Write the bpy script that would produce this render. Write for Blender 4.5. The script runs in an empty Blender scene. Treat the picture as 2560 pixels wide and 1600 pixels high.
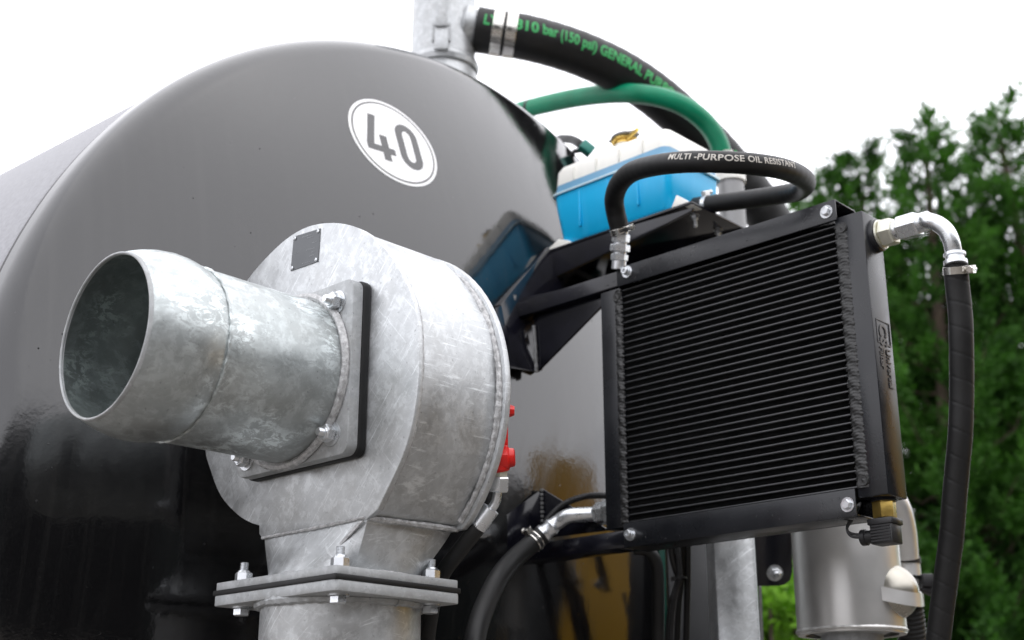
import bpy, bmesh, math, random
import numpy as np
from mathutils import Vector, Matrix
random.seed(7); rng = np.random.default_rng(7)
SC = bpy.context.scene
COL = SC.collection

# ------------------------------------------------------------------ camera
FW = 2560.0; FPX = 3276.5                      # picture width and focal length in the same units
PITCH = math.atan2(1044, 3096); YAW = math.atan2(3410, math.hypot(3096, 1044))
CAM = np.array([0, 0, 1.4])
fh = np.array([-math.cos(YAW), math.sin(YAW), 0]); RIGHT = np.array([math.sin(YAW), math.cos(YAW), 0])
UP0 = np.array([0, 0, 1.0])
FWD = fh * math.cos(PITCH) + UP0 * math.sin(PITCH); UPV = -fh * math.sin(PITCH) + UP0 * math.cos(PITCH)
cd = bpy.data.cameras.new('camera'); cam = bpy.data.objects.new('camera', cd); COL.objects.link(cam)
cd.sensor_width = 36; cd.lens = FPX / FW * 36; cd.clip_start = .05; cd.clip_end = 500
M = Matrix(((RIGHT[0], UPV[0], -FWD[0], CAM[0]), (RIGHT[1], UPV[1], -FWD[1], CAM[1]), (RIGHT[2], UPV[2], -FWD[2], CAM[2]), (0, 0, 0, 1)))
cam.matrix_world = M
cd.dof.use_dof = True; cd.dof.focus_distance = 1.72; cd.dof.aperture_fstop = 5.0
SC.camera = cam

# ------------------------------------------------------------------ world and sun (bright overcast)
SUN_EL, SUN_AZ = math.radians(68), math.radians(20)   # azimuth measured from +X towards +Y
w = bpy.data.worlds.new("World"); SC.world = w; w.use_nodes = True
nt = w.node_tree; nt.nodes.clear()
out = nt.nodes.new('ShaderNodeOutputWorld'); bg = nt.nodes.new('ShaderNodeBackground')
sky = nt.nodes.new('ShaderNodeTexSky'); sky.sky_type = 'NISHITA'; sky.sun_disc = False
sky.sun_elevation = SUN_EL; sky.sun_rotation = math.pi / 2 - SUN_AZ; sky.dust_density = 3; sky.air_density = 1
hs = nt.nodes.new('ShaderNodeHueSaturation'); hs.inputs['Saturation'].default_value = .12
mx = nt.nodes.new('ShaderNodeMix'); mx.data_type = 'RGBA'; mx.inputs[0].default_value = .82
mx.inputs[7].default_value = (14.2, 14.2, 15.0, 1)      # the cloud layer
nt.links.new(sky.outputs[0], hs.inputs['Color']); nt.links.new(hs.outputs[0], mx.inputs[6])
nt.links.new(mx.outputs[2], bg.inputs[0]); bg.inputs[1].default_value = .15
nt.links.new(bg.outputs[0], out.inputs[0])
sl = bpy.data.lights.new('sun', 'SUN'); sl.energy = .6; sl.angle = math.radians(110); sl.color = (1, .97, .92)
so = bpy.data.objects.new('sun', sl); COL.objects.link(so)
sd = Vector((math.cos(SUN_EL) * math.cos(SUN_AZ), math.cos(SUN_EL) * math.sin(SUN_AZ), math.sin(SUN_EL)))
so.rotation_euler = sd.to_track_quat('Z', 'Y').to_euler(); so.location = (3, 0, 9)
vs = SC.view_settings; vs.view_transform = 'Standard'; vs.look = 'None'; vs.gamma = 1; vs.use_curve_mapping = False
vs.exposure = .14

# ------------------------------------------------------------------ picking points of the place
def ray(x, y): return FWD + RIGHT * (x - 1280) / FPX - UPV * (y - 800) / FPX
def A(x, y, ax, v):                              # point on the plane axis=v seen in direction x,y
    r = ray(x, y); return CAM + r * ((v - CAM[ax]) / r[ax])
def pt(x, y, d): return CAM + ray(x, y) * d
def V3(*a): return np.array(a, float)
def unit(v): v = np.asarray(v, float); return v / np.linalg.norm(v)
X, Y, Z = V3(1, 0, 0), V3(0, 1, 0), V3(0, 0, 1)
DY, R, PY, PZ = .061, 1.0526, 1.805, 1.784       # tank: axis yaw, radius, centre
RC, RK = 2.1 * R, .08 * R
AX = V3(math.cos(DY), math.sin(DY), 0); LAT = V3(-math.sin(DY), math.cos(DY), 0); C0 = V3(-1.875, PY, PZ)
HC = RC - math.sqrt((RC - RK) ** 2 - (R - RK) ** 2); RB = RC * (R - RK) / (RC - RK)
def hd(rho):
    return HC - RC + math.sqrt(RC ** 2 - rho ** 2) if rho < RB else math.sqrt(max(RK ** 2 - (rho - (R - RK)) ** 2, 0))
def dish_at(x, y):
    r = ray(x, y); t = .5
    while t < 6:
        P = CAM + r * t; d = P - C0; l = d @ LAT; rho = math.hypot(l, d[2])
        if rho < R and d @ AX < hd(rho): return P
        t += .0006
def on_dish(l, z, lift=0):
    rho = math.hypot(l, z); return C0 + AX * (hd(rho) + lift) + LAT * l + Z * z

# ------------------------------------------------------------------ materials
MATS = {}
def nodes(name):
    m = bpy.data.materials.new(name); m.use_nodes = True
    n = m.node_tree; b = n.nodes['Principled BSDF']; MATS[name] = m
    return m, n, b
def N(n, t, **k):
    x = n.nodes.new(t)
    for a, v in k.items():
        if a.startswith('_'): setattr(x, a[1:], v)
        else: x.inputs[a].default_value = v
    return x
def coords(n, scale=(1, 1, 1), rot=(0, 0, 0), kind='Object'):
    tc = N(n, 'ShaderNodeTexCoord'); mp = N(n, 'ShaderNodeMapping'); m0 = N(n, 'ShaderNodeMapping')
    mp.inputs['Scale'].default_value = scale; m0.inputs['Rotation'].default_value = rot      # turn first, then stretch
    n.links.new(tc.outputs[kind], m0.inputs[0]); n.links.new(m0.outputs[0], mp.inputs[0]); return mp
def noise(n, mp, scale, detail=4, rough=.55, dist=0):
    x = N(n, 'ShaderNodeTexNoise', Scale=scale, Detail=detail, Roughness=rough, Distortion=dist)
    n.links.new(mp.outputs[0], x.inputs['Vector']); return x
def ramp(n, src, stops):
    r = N(n, 'ShaderNodeValToRGB'); e = r.color_ramp.elements
    while len(e) < len(stops): e.new(.5)
    for q, (p, c) in zip(e, stops):
        q.position = p; q.color = (c, c, c, 1) if not hasattr(c, '__len__') else tuple(c) + (1,)
    n.links.new(src, r.inputs[0]); return r
def mix(n, f, a, b, mode='MIX'):
    x = N(n, 'ShaderNodeMix'); x.data_type = 'RGBA'; x.blend_type = mode
    for i, v in ((0, f), (6, a), (7, b)):
        if hasattr(v, 'links') or hasattr(v, 'is_linked'): n.links.new(v, x.inputs[i])
        else: x.inputs[i].default_value = v if i == 0 else tuple(v) + (1,) if len(v) == 3 else v
    return x.outputs[2]
def bump(n, b, src, strength, dist, prev=None):
    x = N(n, 'ShaderNodeBump', Strength=strength, Distance=dist); n.links.new(src, x.inputs['Height'])
    if prev: n.links.new(prev.outputs[0], x.inputs['Normal'])
    n.links.new(x.outputs[0], b.inputs['Normal']); return x

def m_simple(name, col, rough=.5, metal=0, bumps=None, var=.15, vscale=30, coat=0, rvar=.1):
    m, n, b = nodes(name); mp = coords(n)
    ns = noise(n, mp, vscale, 5); c2 = tuple(c * (1 - var) for c in col); c3 = tuple(min(1, c * (1 + var)) for c in col)
    n.links.new(ramp(n, ns.outputs[0], [(.3, c2), (.7, c3)]).outputs[0], b.inputs['Base Color'])
    n.links.new(ramp(n, ns.outputs[0], [(.3, max(0, rough - rvar)), (.7, min(1, rough + rvar))]).outputs[0], b.inputs['Roughness'])
    b.inputs['Metallic'].default_value = metal
    if coat: b.inputs['Coat Weight'].default_value = coat; b.inputs['Coat Roughness'].default_value = .05
    if bumps: bump(n, b, noise(n, mp, bumps[0], 3).outputs[0], bumps[1], bumps[2])
    return m

def m_paint():
    m, n, b = nodes('gloss_black_paint'); mp = coords(n)
    # dust film: very fine, heavier here and there
    d1 = noise(n, mp, 2.2, 4); d2 = noise(n, mp, 420, 2, .7); sp = noise(n, mp, 95, 2, .5)
    st = noise(n, coords(n, (6, 60, 1.2)), 1.2, 4)
    base = mix(n, ramp(n, d1.outputs[0], [(.35, .1), (.7, .6)]).outputs[0], (.002, .002, .0025), (.007, .007, .008))
    base = mix(n, ramp(n, d2.outputs[0], [(.5, 0), (.8, .35)]).outputs[0], base, (.03, .029, .028))
    base = mix(n, ramp(n, st.outputs[0], [(.52, 0), (.80, .17)]).outputs[0], base, (.055, .053, .050))
    n.links.new(base, b.inputs['Base Color'])
    b.inputs['IOR'].default_value = 1.72
    rr = ramp(n, d1.outputs[0], [(.3, .06), (.75, .13)]); n.links.new(rr.outputs[0], b.inputs['Roughness'])
    vd = N(n, 'ShaderNodeTexVoronoi', Scale=34, Randomness=1.0); n.links.new(mp.outputs[0], vd.inputs['Vector'])
    dots = ramp(n, vd.outputs['Distance'], [(.035, 1), (.06, 0)]); msk = ramp(n, noise(n, mp, 7, 3).outputs[0], [(.5, 0), (.56, 1)])
    dm = N(n, 'ShaderNodeMath', _operation='MULTIPLY'); n.links.new(dots.outputs[0], dm.inputs[0]); n.links.new(msk.outputs[0], dm.inputs[1])
    smear = ramp(n, noise(n, coords(n, (2, 9, 1.1), (.35, 0, 0)), 2.4, 6, .6).outputs[0], [(.45, .0), (.75, .10)])
    ad = N(n, 'ShaderNodeMath', _operation='ADD'); n.links.new(rr.outputs[0], ad.inputs[0]); n.links.new(smear.outputs[0], ad.inputs[1])
    a2 = N(n, 'ShaderNodeMath', _operation='ADD'); n.links.new(ad.outputs[0], a2.inputs[0]); n.links.new(dm.outputs[0], a2.inputs[1]); a2.use_clamp = True
    n.links.new(a2.outputs[0], b.inputs['Roughness'])
    spk = ramp(n, sp.outputs[0], [(.0, 1), (.245, 1), (.27, 0)])     # dirt specks stand proud
    b1 = bump(n, b, noise(n, mp, 210, 2).outputs[0], .035, .0016)
    b2 = bump(n, b, noise(n, mp, 60, 2).outputs[0], .035, .004, b1)
    bump(n, b, spk.outputs[0], .12, .001, b2)
    return m
def m_galv(name='galvanised_steel', base=.51, scratch=True, metal=.72, rot=(0, .85, 0), warm=0, rgh=.42, blot=.12, speck=0, tint=(.985, 1.015, 1.03)):
    m, n, b = nodes(name); mp = coords(n); T = lambda k: tuple(min(.97, base * k * q) for q in tint)
    n1 = noise(n, mp, 16, 9, .68, .8); n2 = noise(n, mp, 60, 7, .75, .3); n3 = noise(n, mp, 4.5, 6, .65, 1.4); n4 = noise(n, mp, 190, 4, .65); n5 = noise(n, mp, 9, 10, .75, 2.2)
    vo = N(n, 'ShaderNodeTexVoronoi', Scale=70); n.links.new(mp.outputs[0], vo.inputs['Vector'])
    c = mix(n, ramp(n, n1.outputs[0], [(.36, 0), (.62, 1)]).outputs[0], T(.86), T(1.10))
    c = mix(n, .10, c, vo.outputs['Distance'], 'SOFT_LIGHT')
    c = mix(n, ramp(n, n3.outputs[0], [(.46, 0), (.68, .40)]).outputs[0], c, (base * .70 + warm, base * .69 + warm * .7, base * .66))
    c = mix(n, ramp(n, n5.outputs[0], [(.535, 0), (.56, blot)]).outputs[0], c, T(1.6))
    c = mix(n, ramp(n, n2.outputs[0], [(.50, 0), (.58, .35)]).outputs[0], c, T(1.5))
    c = mix(n, ramp(n, n4.outputs[0], [(.64, 0), (.70, .55)]).outputs[0], c, T(.35))
    if speck:                                    # dull cool skin broken by crisp bright flakes, in patches
        n6 = noise(n, coords(n, (1, .55, 1)), 75, 9, .8, .5); pm_ = N(n, 'ShaderNodeMath', _operation='MULTIPLY')
        n.links.new(ramp(n, n6.outputs[0], [(.50, 0), (.535, 1)]).outputs[0], pm_.inputs[0]); n.links.new(ramp(n, noise(n, mp, 7, 4, .6).outputs[0], [(.46, 0), (.60, speck)]).outputs[0], pm_.inputs[1])
        c = mix(n, pm_.outputs[0], c, T(2.1))
    r0 = ramp(n, n1.outputs[0], [(.3, rgh - .12), (.7, rgh + .16)]).outputs[0]
    if scratch:                                  # fine grinding marks in two directions
        for sc_, ro_, lo, st_ in (((9, 9, 230), rot, .585, .6), ((210, 8, 8), (.25, .55, .9), .61, .35)):
            s1 = noise(n, coords(n, sc_, ro_), 1.3, 5, .7)
            c = mix(n, ramp(n, s1.outputs[0], [(lo, 0), (lo + .06, st_)]).outputs[0], c, T(1.75))
            c = mix(n, ramp(n, s1.outputs[0], [(.30, st_ * .6), (.37, 0)]).outputs[0], c, T(.5))
    n.links.new(c, b.inputs['Base Color']); n.links.new(r0, b.inputs['Roughness']); b.inputs['Metallic'].default_value = metal
    b1 = bump(n, b, n2.outputs[0], .16, .0008); bump(n, b, n1.outputs[0], .25, .0025, b1)
    return m
def m_weld(name, base, metal, rough):
    m, n, b = nodes(name); mp = coords(n); a = noise(n, mp, 130, 4, .7)
    n.links.new(ramp(n, a.outputs[0], [(.3, tuple(base * .55 for _ in range(3))), (.7, tuple(min(1, base * 1.3) for _ in range(3)))]).outputs[0], b.inputs['Base Color'])
    b.inputs['Metallic'].default_value = metal; b.inputs['Roughness'].default_value = rough
    bump(n, b, a.outputs[0], .7, .002); return m
def m_rubber(name, wrap=None, col=.009):
    m, n, b = nodes(name); mp = coords(n)
    a = noise(n, mp, 260, 3, .6); d = noise(n, mp, 9, 5, .6)
    c = mix(n, ramp(n, d.outputs[0], [(.4, 0), (.75, .8)]).outputs[0], (col, col * 1.02, col * 1.06), (col * 2.2, col * 2.15, col * 2.1))
    n.links.new(c, b.inputs['Base Color']); n.links.new(ramp(n, d.outputs[0], [(.3, .40), (.7, .58)]).outputs[0], b.inputs['Roughness']); b.inputs['Specular IOR Level'].default_value = .34
    bump(n, b, a.outputs[0], .25, .0006); return m
m_paint()
m_simple('dusty_barrel_paint', (.30, .30, .315), .45, .35, (260, .3, .0010), .18, 130)
m_galv(); m_galv('galvanised_spout', .44, False, .66, warm=.0, rgh=.38, blot=.2, speck=.8, tint=(.95, 1.02, 1.02)); m_galv('galvanised_coupling', .46, False, .6, rgh=.4); m_galv('galvanised_dull', .40, False, .45, warm=.02, rgh=.6)
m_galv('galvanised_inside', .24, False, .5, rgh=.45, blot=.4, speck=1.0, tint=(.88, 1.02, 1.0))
m_simple('brushed_alloy', (.64, .635, .62), .38, .72, (90, .12, .001), .08, 9)
m_simple('bright_zinc', (.70, .72, .74), .30, .85, (200, .1, .0005), .1, 60)
m_simple('yellow_zinc', (.68, .67, .57), .38, .65, None, .12, 50)
m_simple('stainless_band', (.68, .66, .62), .22, 1.0, (160, .1, .0005), .08, 50)
m_simple('brass', (.62, .43, .12), .32, .95, (120, .15, .0006), .15, 40)
m_weld('galvanised_weld', .5, .5, .55); m_weld('painted_weld', .16, 0, .3); m_weld('cooler_weld', .022, 0, .4)
m_rubber('hose_rubber'); m_rubber('gasket_rubber', col=.007); m_rubber('wrapped_hose_rubber', col=.008)
m_simple('black_plastic', (.014, .014, .015), .38, 0, (300, .15, .0005), .2, 30)
m_simple('cooler_black', (.013, .014, .017), .30, 0, (330, .22, .0006), .25, 12)
m_simple('cooler_tube_black', (.058, .060, .064), .36, 0, (330, .2, .0005), .2, 40)
m_simple('fin_black', (.016, .016, .016), .4, 0, None, .2, 40)
m_simple('bracket_paint', (.006, .006, .010), .14, 0, (110, .05, .0012), .4, 18, rvar=.05)
m_simple('white_vinyl', (.80, .80, .79), .35, 0, None, .03, 20)
m_simple('plate_grey', (.10, .105, .11), .35, .5, None, .1, 30)
m_simple('print_grey', (.30, .31, .32), .5, 0, None, .1, 300)
m_simple('red_plastic', (.62, .012, .008), .35, 0, None, .12, 60)
m_simple('green_print', (.045, .42, .12), .6, 0, None, .25, 260)
m_simple('white_print', (.55, .52, .47), .6, 0, None, .3, 320)
m_simple('faint_print', (.055, .056, .058), .6, 0, None, .5, 300)
m_simple('teal_plastic', (.02, .20, .16), .4, 0, None, .1, 60)
m_simple('grey_post_paint', (.035, .036, .038), .4, 0, (40, .1, .002), .3, 6)
m_simple('dome_metal', (.42, .40, .35), .30, .9, (60, .15, .001), .12, 20)
m_simple('cap_grey', (.22, .22, .22), .4, .6, None, .1, 60)
m_simple('bark', (.07, .05, .035), .9, 0, (30, .6, .02), .35, 12)
def m_green():
    m, n, b = nodes('green_pvc_hose'); mp = coords(n); d = noise(n, mp, 14, 4)
    n.links.new(ramp(n, d.outputs[0], [(.3, (.0, .19, .09)), (.7, (.0, .27, .135))]).outputs[0], b.inputs['Base Color'])
    b.inputs['Roughness'].default_value = .3; b.inputs['Subsurface Weight'].default_value = .05; b.inputs['Specular IOR Level'].default_value = .35; b.inputs['Subsurface Radius'].default_value = (.004, .01, .006)
m_green()
def m_poly(name, col, trans):
    m, n, b = nodes(name); mp = coords(n, kind='Object'); d = noise(n, mp, 8, 4); st = noise(n, coords(n, (40, 40, 2)), 1, 3)
    c = mix(n, ramp(n, d.outputs[0], [(.35, 0), (.7, .35)]).outputs[0], col, tuple(min(1, q * 1.25 + .03) for q in col))
    c = mix(n, ramp(n, st.outputs[0], [(.55, 0), (.75, .25)]).outputs[0], c, tuple(min(1, q * 1.1 + .08) for q in col))
    n.links.new(c, b.inputs['Base Color']); b.inputs['Roughness'].default_value = .28
    b.inputs['Subsurface Weight'].default_value = trans; b.inputs['Subsurface Radius'].default_value = (.02, .02, .02)
    bump(n, b, noise(n, mp, 40, 3).outputs[0], .12, .002)
m_poly('milky_plastic', (.78, .77, .72), .25); m_poly('blue_filled_plastic', (.0, .43, .78), .15); m_poly('pale_blue_plastic', (.14, .33, .50), .15)
m_poly('light_blue_plastic', (.58, .76, .82), .2)
def m_leaf(name, a, c):
    m, n, b = nodes(name); mp = coords(n); d = noise(n, mp, 2.0, 5, .65); e = noise(n, mp, 9, 3)
    q = mix(n, ramp(n, d.outputs[0], [(.42, 0), (.60, 1)]).outputs[0], a, c)
    q = mix(n, ramp(n, e.outputs[0], [(.3, .0), (.75, .55)]).outputs[0], q, tuple(v * 1.8 for v in c))
    n.links.new(q, b.inputs['Base Color']); b.inputs['Roughness'].default_value = .6; b.inputs['Specular IOR Level'].default_value = .15
    tr = N(n, 'ShaderNodeBsdfTranslucent'); ms = N(n, 'ShaderNodeMixShader'); ms.inputs[0].default_value = .28
    q2 = mix(n, 1.0, q, (1.1, 1.5, .6), 'MULTIPLY'); n.links.new(q2, tr.inputs[0])
    n.links.new(b.outputs[0], ms.inputs[1]); n.links.new(tr.outputs[0], ms.inputs[2]); n.links.new(ms.outputs[0], n.nodes['Material Output'].inputs[0])
m_leaf('conifer_leaf', (.006, .020, .006), (.050, .130, .020))  # dark tone paints shade inside the crowns besides old growth; bright tone is new tips
m_leaf('broad_leaf', (.05, .12, .01), (.12, .25, .02))
def m_ground():
    m, n, b = nodes('gravel_yard'); mp = coords(n); a = noise(n, mp, 1.2, 6); c = noise(n, mp, 60, 4, .7)
    q = mix(n, ramp(n, a.outputs[0], [(.35, 0), (.7, 1)]).outputs[0], (.13, .118, .104), (.22, .20, .178))
    q = mix(n, ramp(n, c.outputs[0], [(.4, 0), (.7, .5)]).outputs[0], q, (.09, .08, .07))
    n.links.new(q, b.inputs['Base Color']); b.inputs['Roughness'].default_value = .9; bump(n, b, c.outputs[0], .6, .02)
m_ground()
m_simple('machine_yellow', (.55, .30, .012), .35, 0, None, .15, 3)
m_simple('dark_glass', (.01, .012, .012), .08, 0, None, .2, 2)
m_simple('shed_cladding', (.020, .026, .024), .5, 0, (3, .2, .02), .3, 2)
m_simple('opening_shade', (.008, .008, .008), .8, 0, None, .3, 2)  # near-black colour standing in for shade inside openings
m_simple('container_teal', (.01, .20, .15), .4, 0, None, .15, 2)
m_simple('tyre_rubber', (.02, .02, .02), .8, 0, (20, .5, .02), .3, 10)

# ------------------------------------------------------------------ mesh helpers
def merge(*parts):
    Vs, Fs, o = [], [], 0
    for V, F in parts:
        V = np.asarray(V, float).reshape(-1, 3); Vs.append(V); Fs += [tuple(i + o for i in f) for f in F]; o += len(V)
    return np.vstack(Vs), Fs
def frame(axis, ref=None):
    a = unit(axis); ref = np.asarray(ref, float) if ref is not None else (Z if abs(a[2]) < .9 else X)
    u = unit(np.cross(ref, a)); v = np.cross(a, u); return u, v, a
def obox(c, ax, half):
    c = np.asarray(c, float); V = []
    for sx in (-1, 1):
        for sy in (-1, 1):
            for sz in (-1, 1): V.append(c + ax[0] * sx * half[0] + ax[1] * sy * half[1] + ax[2] * sz * half[2])
    return np.array(V), [(0, 1, 3, 2), (4, 6, 7, 5), (0, 4, 5, 1), (2, 3, 7, 6), (0, 2, 6, 4), (1, 5, 7, 3)]
def box(lo, hi):
    lo, hi = np.array(lo, float), np.array(hi, float); return obox((lo + hi) / 2, (X, Y, Z), (hi - lo) / 2)
def prism(poly, d):                              # 3D polygon pushed along vector d
    P = np.asarray(poly, float); n = len(P); V = np.vstack([P, P + np.asarray(d, float)])
    F = [tuple(range(n)), tuple(range(2 * n - 1, n - 1, -1))] + [(i, i + n, (i + 1) % n + n, (i + 1) % n) for i in range(n)]
    return V, F
def lathe(o, axis, prof, seg=48, ref=None, close=(False, False)):   # prof: (along, radius)
    u, v, a = frame(axis, ref); V = []; o = np.asarray(o, float)
    for h, r in prof:
        for i in range(seg):
            t = 2 * math.pi * i / seg; V.append(o + a * h + (u * math.cos(t) + v * math.sin(t)) * r)
    F = []
    for k in range(len(prof) - 1):
        for i in range(seg):
            j = (i + 1) % seg; F.append((k * seg + i, k * seg + j, (k + 1) * seg + j, (k + 1) * seg + i))
    if close[0]: F.append(tuple(range(seg - 1, -1, -1)))
    if close[1]: F.append(tuple((len(prof) - 1) * seg + i for i in range(seg)))
    return np.array(V), F
def cyl(a, b, r, seg=32, r2=None):
    a, b = np.asarray(a, float), np.asarray(b, float); L = np.linalg.norm(b - a)
    return lathe(a, b - a, [(0, r), (L, r if r2 is None else r2)], seg, close=(True, True))
def hexa(c, axis, af, h, cham=.12, ref=None):    # hex prism starting at c
    u, v, a = frame(axis, ref); r = af / math.sqrt(3); V = []; c = np.asarray(c, float)
    for hh, rr in ((0, r * (1 - cham)), (h * cham, r), (h * (1 - cham), r), (h, r * (1 - cham))):
        for i in range(6):
            t = math.pi / 3 * i + .2; V.append(c + a * hh + (u * math.cos(t) + v * math.sin(t)) * rr)
    F = [tuple(range(5, -1, -1)), tuple(range(18, 24))]
    for k in range(3):
        for i in range(6): j = (i + 1) % 6; F.append((k * 6 + i, k * 6 + j, k * 6 + 6 + j, k * 6 + 6 + i))
    return np.array(V), F
def catmull(P, n=10):
    P = [np.asarray(p, float) for p in P]; P = [2 * P[0] - P[1]] + P + [2 * P[-1] - P[-2]]; o = []
    for i in range(1, len(P) - 2):
        for k in range(n):
            t = k / n; a, b, c, d = P[i - 1], P[i], P[i + 1], P[i + 2]
            o.append(.5 * (2 * b + (c - a) * t + (2 * a - 5 * b + 4 * c - d) * t * t + (3 * b - a - 3 * c + d) * t ** 3))
    o.append(P[-2]); return np.array(o)
def resample(P, step):
    s = np.r_[0, np.cumsum(np.linalg.norm(np.diff(P, axis=0), axis=1))]; m = max(2, int(s[-1] / step) + 1)
    q = np.linspace(0, s[-1], m); return np.stack([np.interp(q, s, P[:, i]) for i in range(3)], 1), q
def tube(P, rad, seg=24, step=None, caps=True, ridge=0, pitch=0, rf=None):
    P = np.asarray(P, float); q = None
    if step: P, q = resample(P, step)
    else: q = np.r_[0, np.cumsum(np.linalg.norm(np.diff(P, axis=0), axis=1))]
    T = np.gradient(P, axis=0); T /= np.linalg.norm(T, axis=1)[:, None]
    u, v, _ = frame(T[0]); V = []
    for i in range(len(P)):
        u = unit(u - T[i] * (u @ T[i])); v = np.cross(T[i], u)
        r = rad + (ridge * math.sin(2 * math.pi * q[i] / pitch) if pitch else 0)
        for k in range(seg):
            t = 2 * math.pi * k / seg; rr = r if rf is None else rf(r, q[i], t)
            V.append(P[i] + (u * math.cos(t) + v * math.sin(t)) * rr)
    F = [(i * seg + k, i * seg + (k + 1) % seg, (i + 1) * seg + (k + 1) % seg, (i + 1) * seg + k) for i in range(len(P) - 1) for k in range(seg)]
    if caps: F += [tuple(range(seg - 1, -1, -1)), tuple((len(P) - 1) * seg + k for k in range(seg))]
    return np.array(V), F
def bead(P, r, seed=0, step=.0022, amp=.55):    # a weld bead with ripples
    g = np.random.default_rng(seed); ph = g.random() * 6
    def rf(rr, s, t): return rr * (1 + amp * (.16 * math.sin(s / .0042 * 2 + ph) + .2 * math.sin(s / .031 + ph * 2) + .16 * math.sin(s / .0117 + ph) + .1 * math.sin(t * 3 + s * 300)))
    return tube(P, r, 8, step, True, rf=rf)

def obj(name, VF, mat, parent=None, smooth=30, bev=0, segs=2):
    V, F = VF; V = np.asarray(V, float).reshape(-1, 3); c = (V.min(0) + V.max(0)) / 2
    me = bpy.data.meshes.new(name); me.from_pydata((V - c).tolist(), [], F)
    bm = bmesh.new(); bm.from_mesh(me); bmesh.ops.recalc_face_normals(bm, faces=bm.faces)
    if bev:
        es = [e for e in bm.edges if len(e.link_faces) == 2 and e.calc_face_angle(0) > .5]
        bmesh.ops.bevel(bm, geom=es, offset=bev, segments=segs, affect='EDGES', profile=.5, clamp_overlap=True)
    bm.to_mesh(me); bm.free()
    if smooth:
        me.polygons.foreach_set('use_smooth', [True] * len(me.polygons)); me.set_sharp_from_angle(angle=math.radians(smooth))
    me.materials.append(MATS[mat]); o = bpy.data.objects.new(name, me); COL.objects.link(o)
    o.location = c
    if parent is not None:
        o.parent = parent; w0 = np.array(parent['_w']); o.location = c - w0
    o['_w'] = c.tolist(); return o
def face_to(o, d):
    me = o.data; nn = sum((p.normal * p.area for p in me.polygons), Vector())
    if nn.dot(Vector(d)) < 0: me.flip_normals()
    return o
def thing(name, label, cat, at, group=None):
    o = bpy.data.objects.new(name, None); COL.objects.link(o); o.location = at; o['_w'] = [float(q) for q in at]
    o.empty_display_size = .05; o['label'] = label; o['category'] = cat
    if group: o['group'] = group
    return o
def tag(o, label, cat, group=None):
    o['label'] = label; o['category'] = cat
    if group: o['group'] = group
    return o
def stud(base, axis, af=.024, bolt_r=.006, nut_h=None, washer=True, stub=.012, wr=None, mat='bright_zinc', parent=None, name='bolt', head=False, socket=False):
    a = unit(axis); base = np.asarray(base, float); parts = []; h = nut_h or af * .55; o = base.copy()
    if washer: parts.append(lathe(o, a, [(0, wr or af * .68), (.0022, wr or af * .68), (.0022, af * .3)], 28, close=(True, True))); o = o + a * .0024
    if socket:
        parts.append(lathe(o, a, [(0, af * .5), (h * .9, af * .5), (h, af * .44), (h, af * .26), (h * .55, af * .26)], 24, close=(True, True)))
    else:
        parts.append(hexa(o, a, af, h))
        if not head:
            parts.append(lathe(o + a * h, a, [(-.0005, af * .42), (af * .1, af * .38), (af * .1, bolt_r * 1.1)], 20, close=(True, True)))
            pr = [(h * .5, bolt_r)]; k = h
            while k < h + stub: pr += [(k, bolt_r), (k + .0009, bolt_r * .88), (k + .0017, bolt_r)]; k += .0018
            pr += [(h + stub + .002, bolt_r * .8)]; parts.append(lathe(o, a, pr, 16, close=(True, True)))
    return obj(name, merge(*parts), mat, parent, 35)
def text_mesh(s, size, bold=.0, align='LEFT', spacing=1.0, cuts=6):
    c = bpy.data.curves.new('lettering', 'FONT'); c.body = s; c.size = size; c.offset = bold; c.align_x = align; c.space_character = spacing; c.resolution_u = 3
    o = bpy.data.objects.new('lettering', c); COL.objects.link(o); dg = bpy.context.evaluated_depsgraph_get(); dg.update()
    me = bpy.data.meshes.new_from_object(o.evaluated_get(dg)); bpy.data.objects.remove(o)
    bm = bmesh.new(); bm.from_mesh(me); xs = [v.co.x for v in bm.verts]; ys = [v.co.y for v in bm.verts]
    for k in range(1, cuts):
        y = min(ys) + (max(ys) - min(ys)) * k / cuts
        bmesh.ops.bisect_plane(bm, geom=bm.verts[:] + bm.edges[:] + bm.faces[:], plane_co=(0, y, 0), plane_no=(0, 1, 0))
    st = size * .3; x = min(xs) + st
    while x < max(xs) and cuts > 1:
        bmesh.ops.bisect_plane(bm, geom=bm.verts[:] + bm.edges[:] + bm.faces[:], plane_co=(x, 0, 0), plane_no=(1, 0, 0)); x += st
    V = np.array([v.co[:] for v in bm.verts]); F = [tuple(v.index for v in f.verts) for f in bm.faces]; bm.free(); return V, F
def text_on_tube(P, rad, s, start, size, refdir, turn=0, bold=0, flip=False, spacing=1.0, xs=1.0):
    V, F = text_mesh(s, size, bold, spacing=spacing); P, q = resample(np.asarray(P), .002)
    T = np.gradient(P, axis=0); T /= np.linalg.norm(T, axis=1)[:, None]; O = []; ym = size * .35
    for x, y, _ in V:
        sx = start + x * xs; Pp = np.array([np.interp(sx, q, P[:, i]) for i in range(3)]); t = unit([np.interp(sx, q, T[:, i]) for i in range(3)])
        n = unit(refdir - t * (refdir @ t)); b = np.cross(n, t) if not flip else np.cross(t, n)
        a = turn + (y - ym) / rad; b = b
        O.append(Pp + (n * math.cos(a) + b * math.sin(a)) * (rad + .0005))
    return np.array(O), F
def start_at(P, px):
    P, q = resample(np.asarray(P), .002); d = P - CAM; xx = 1280 + FPX * (d @ RIGHT) / (d @ FWD); return float(q[np.argmax(xx >= px)])
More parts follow.
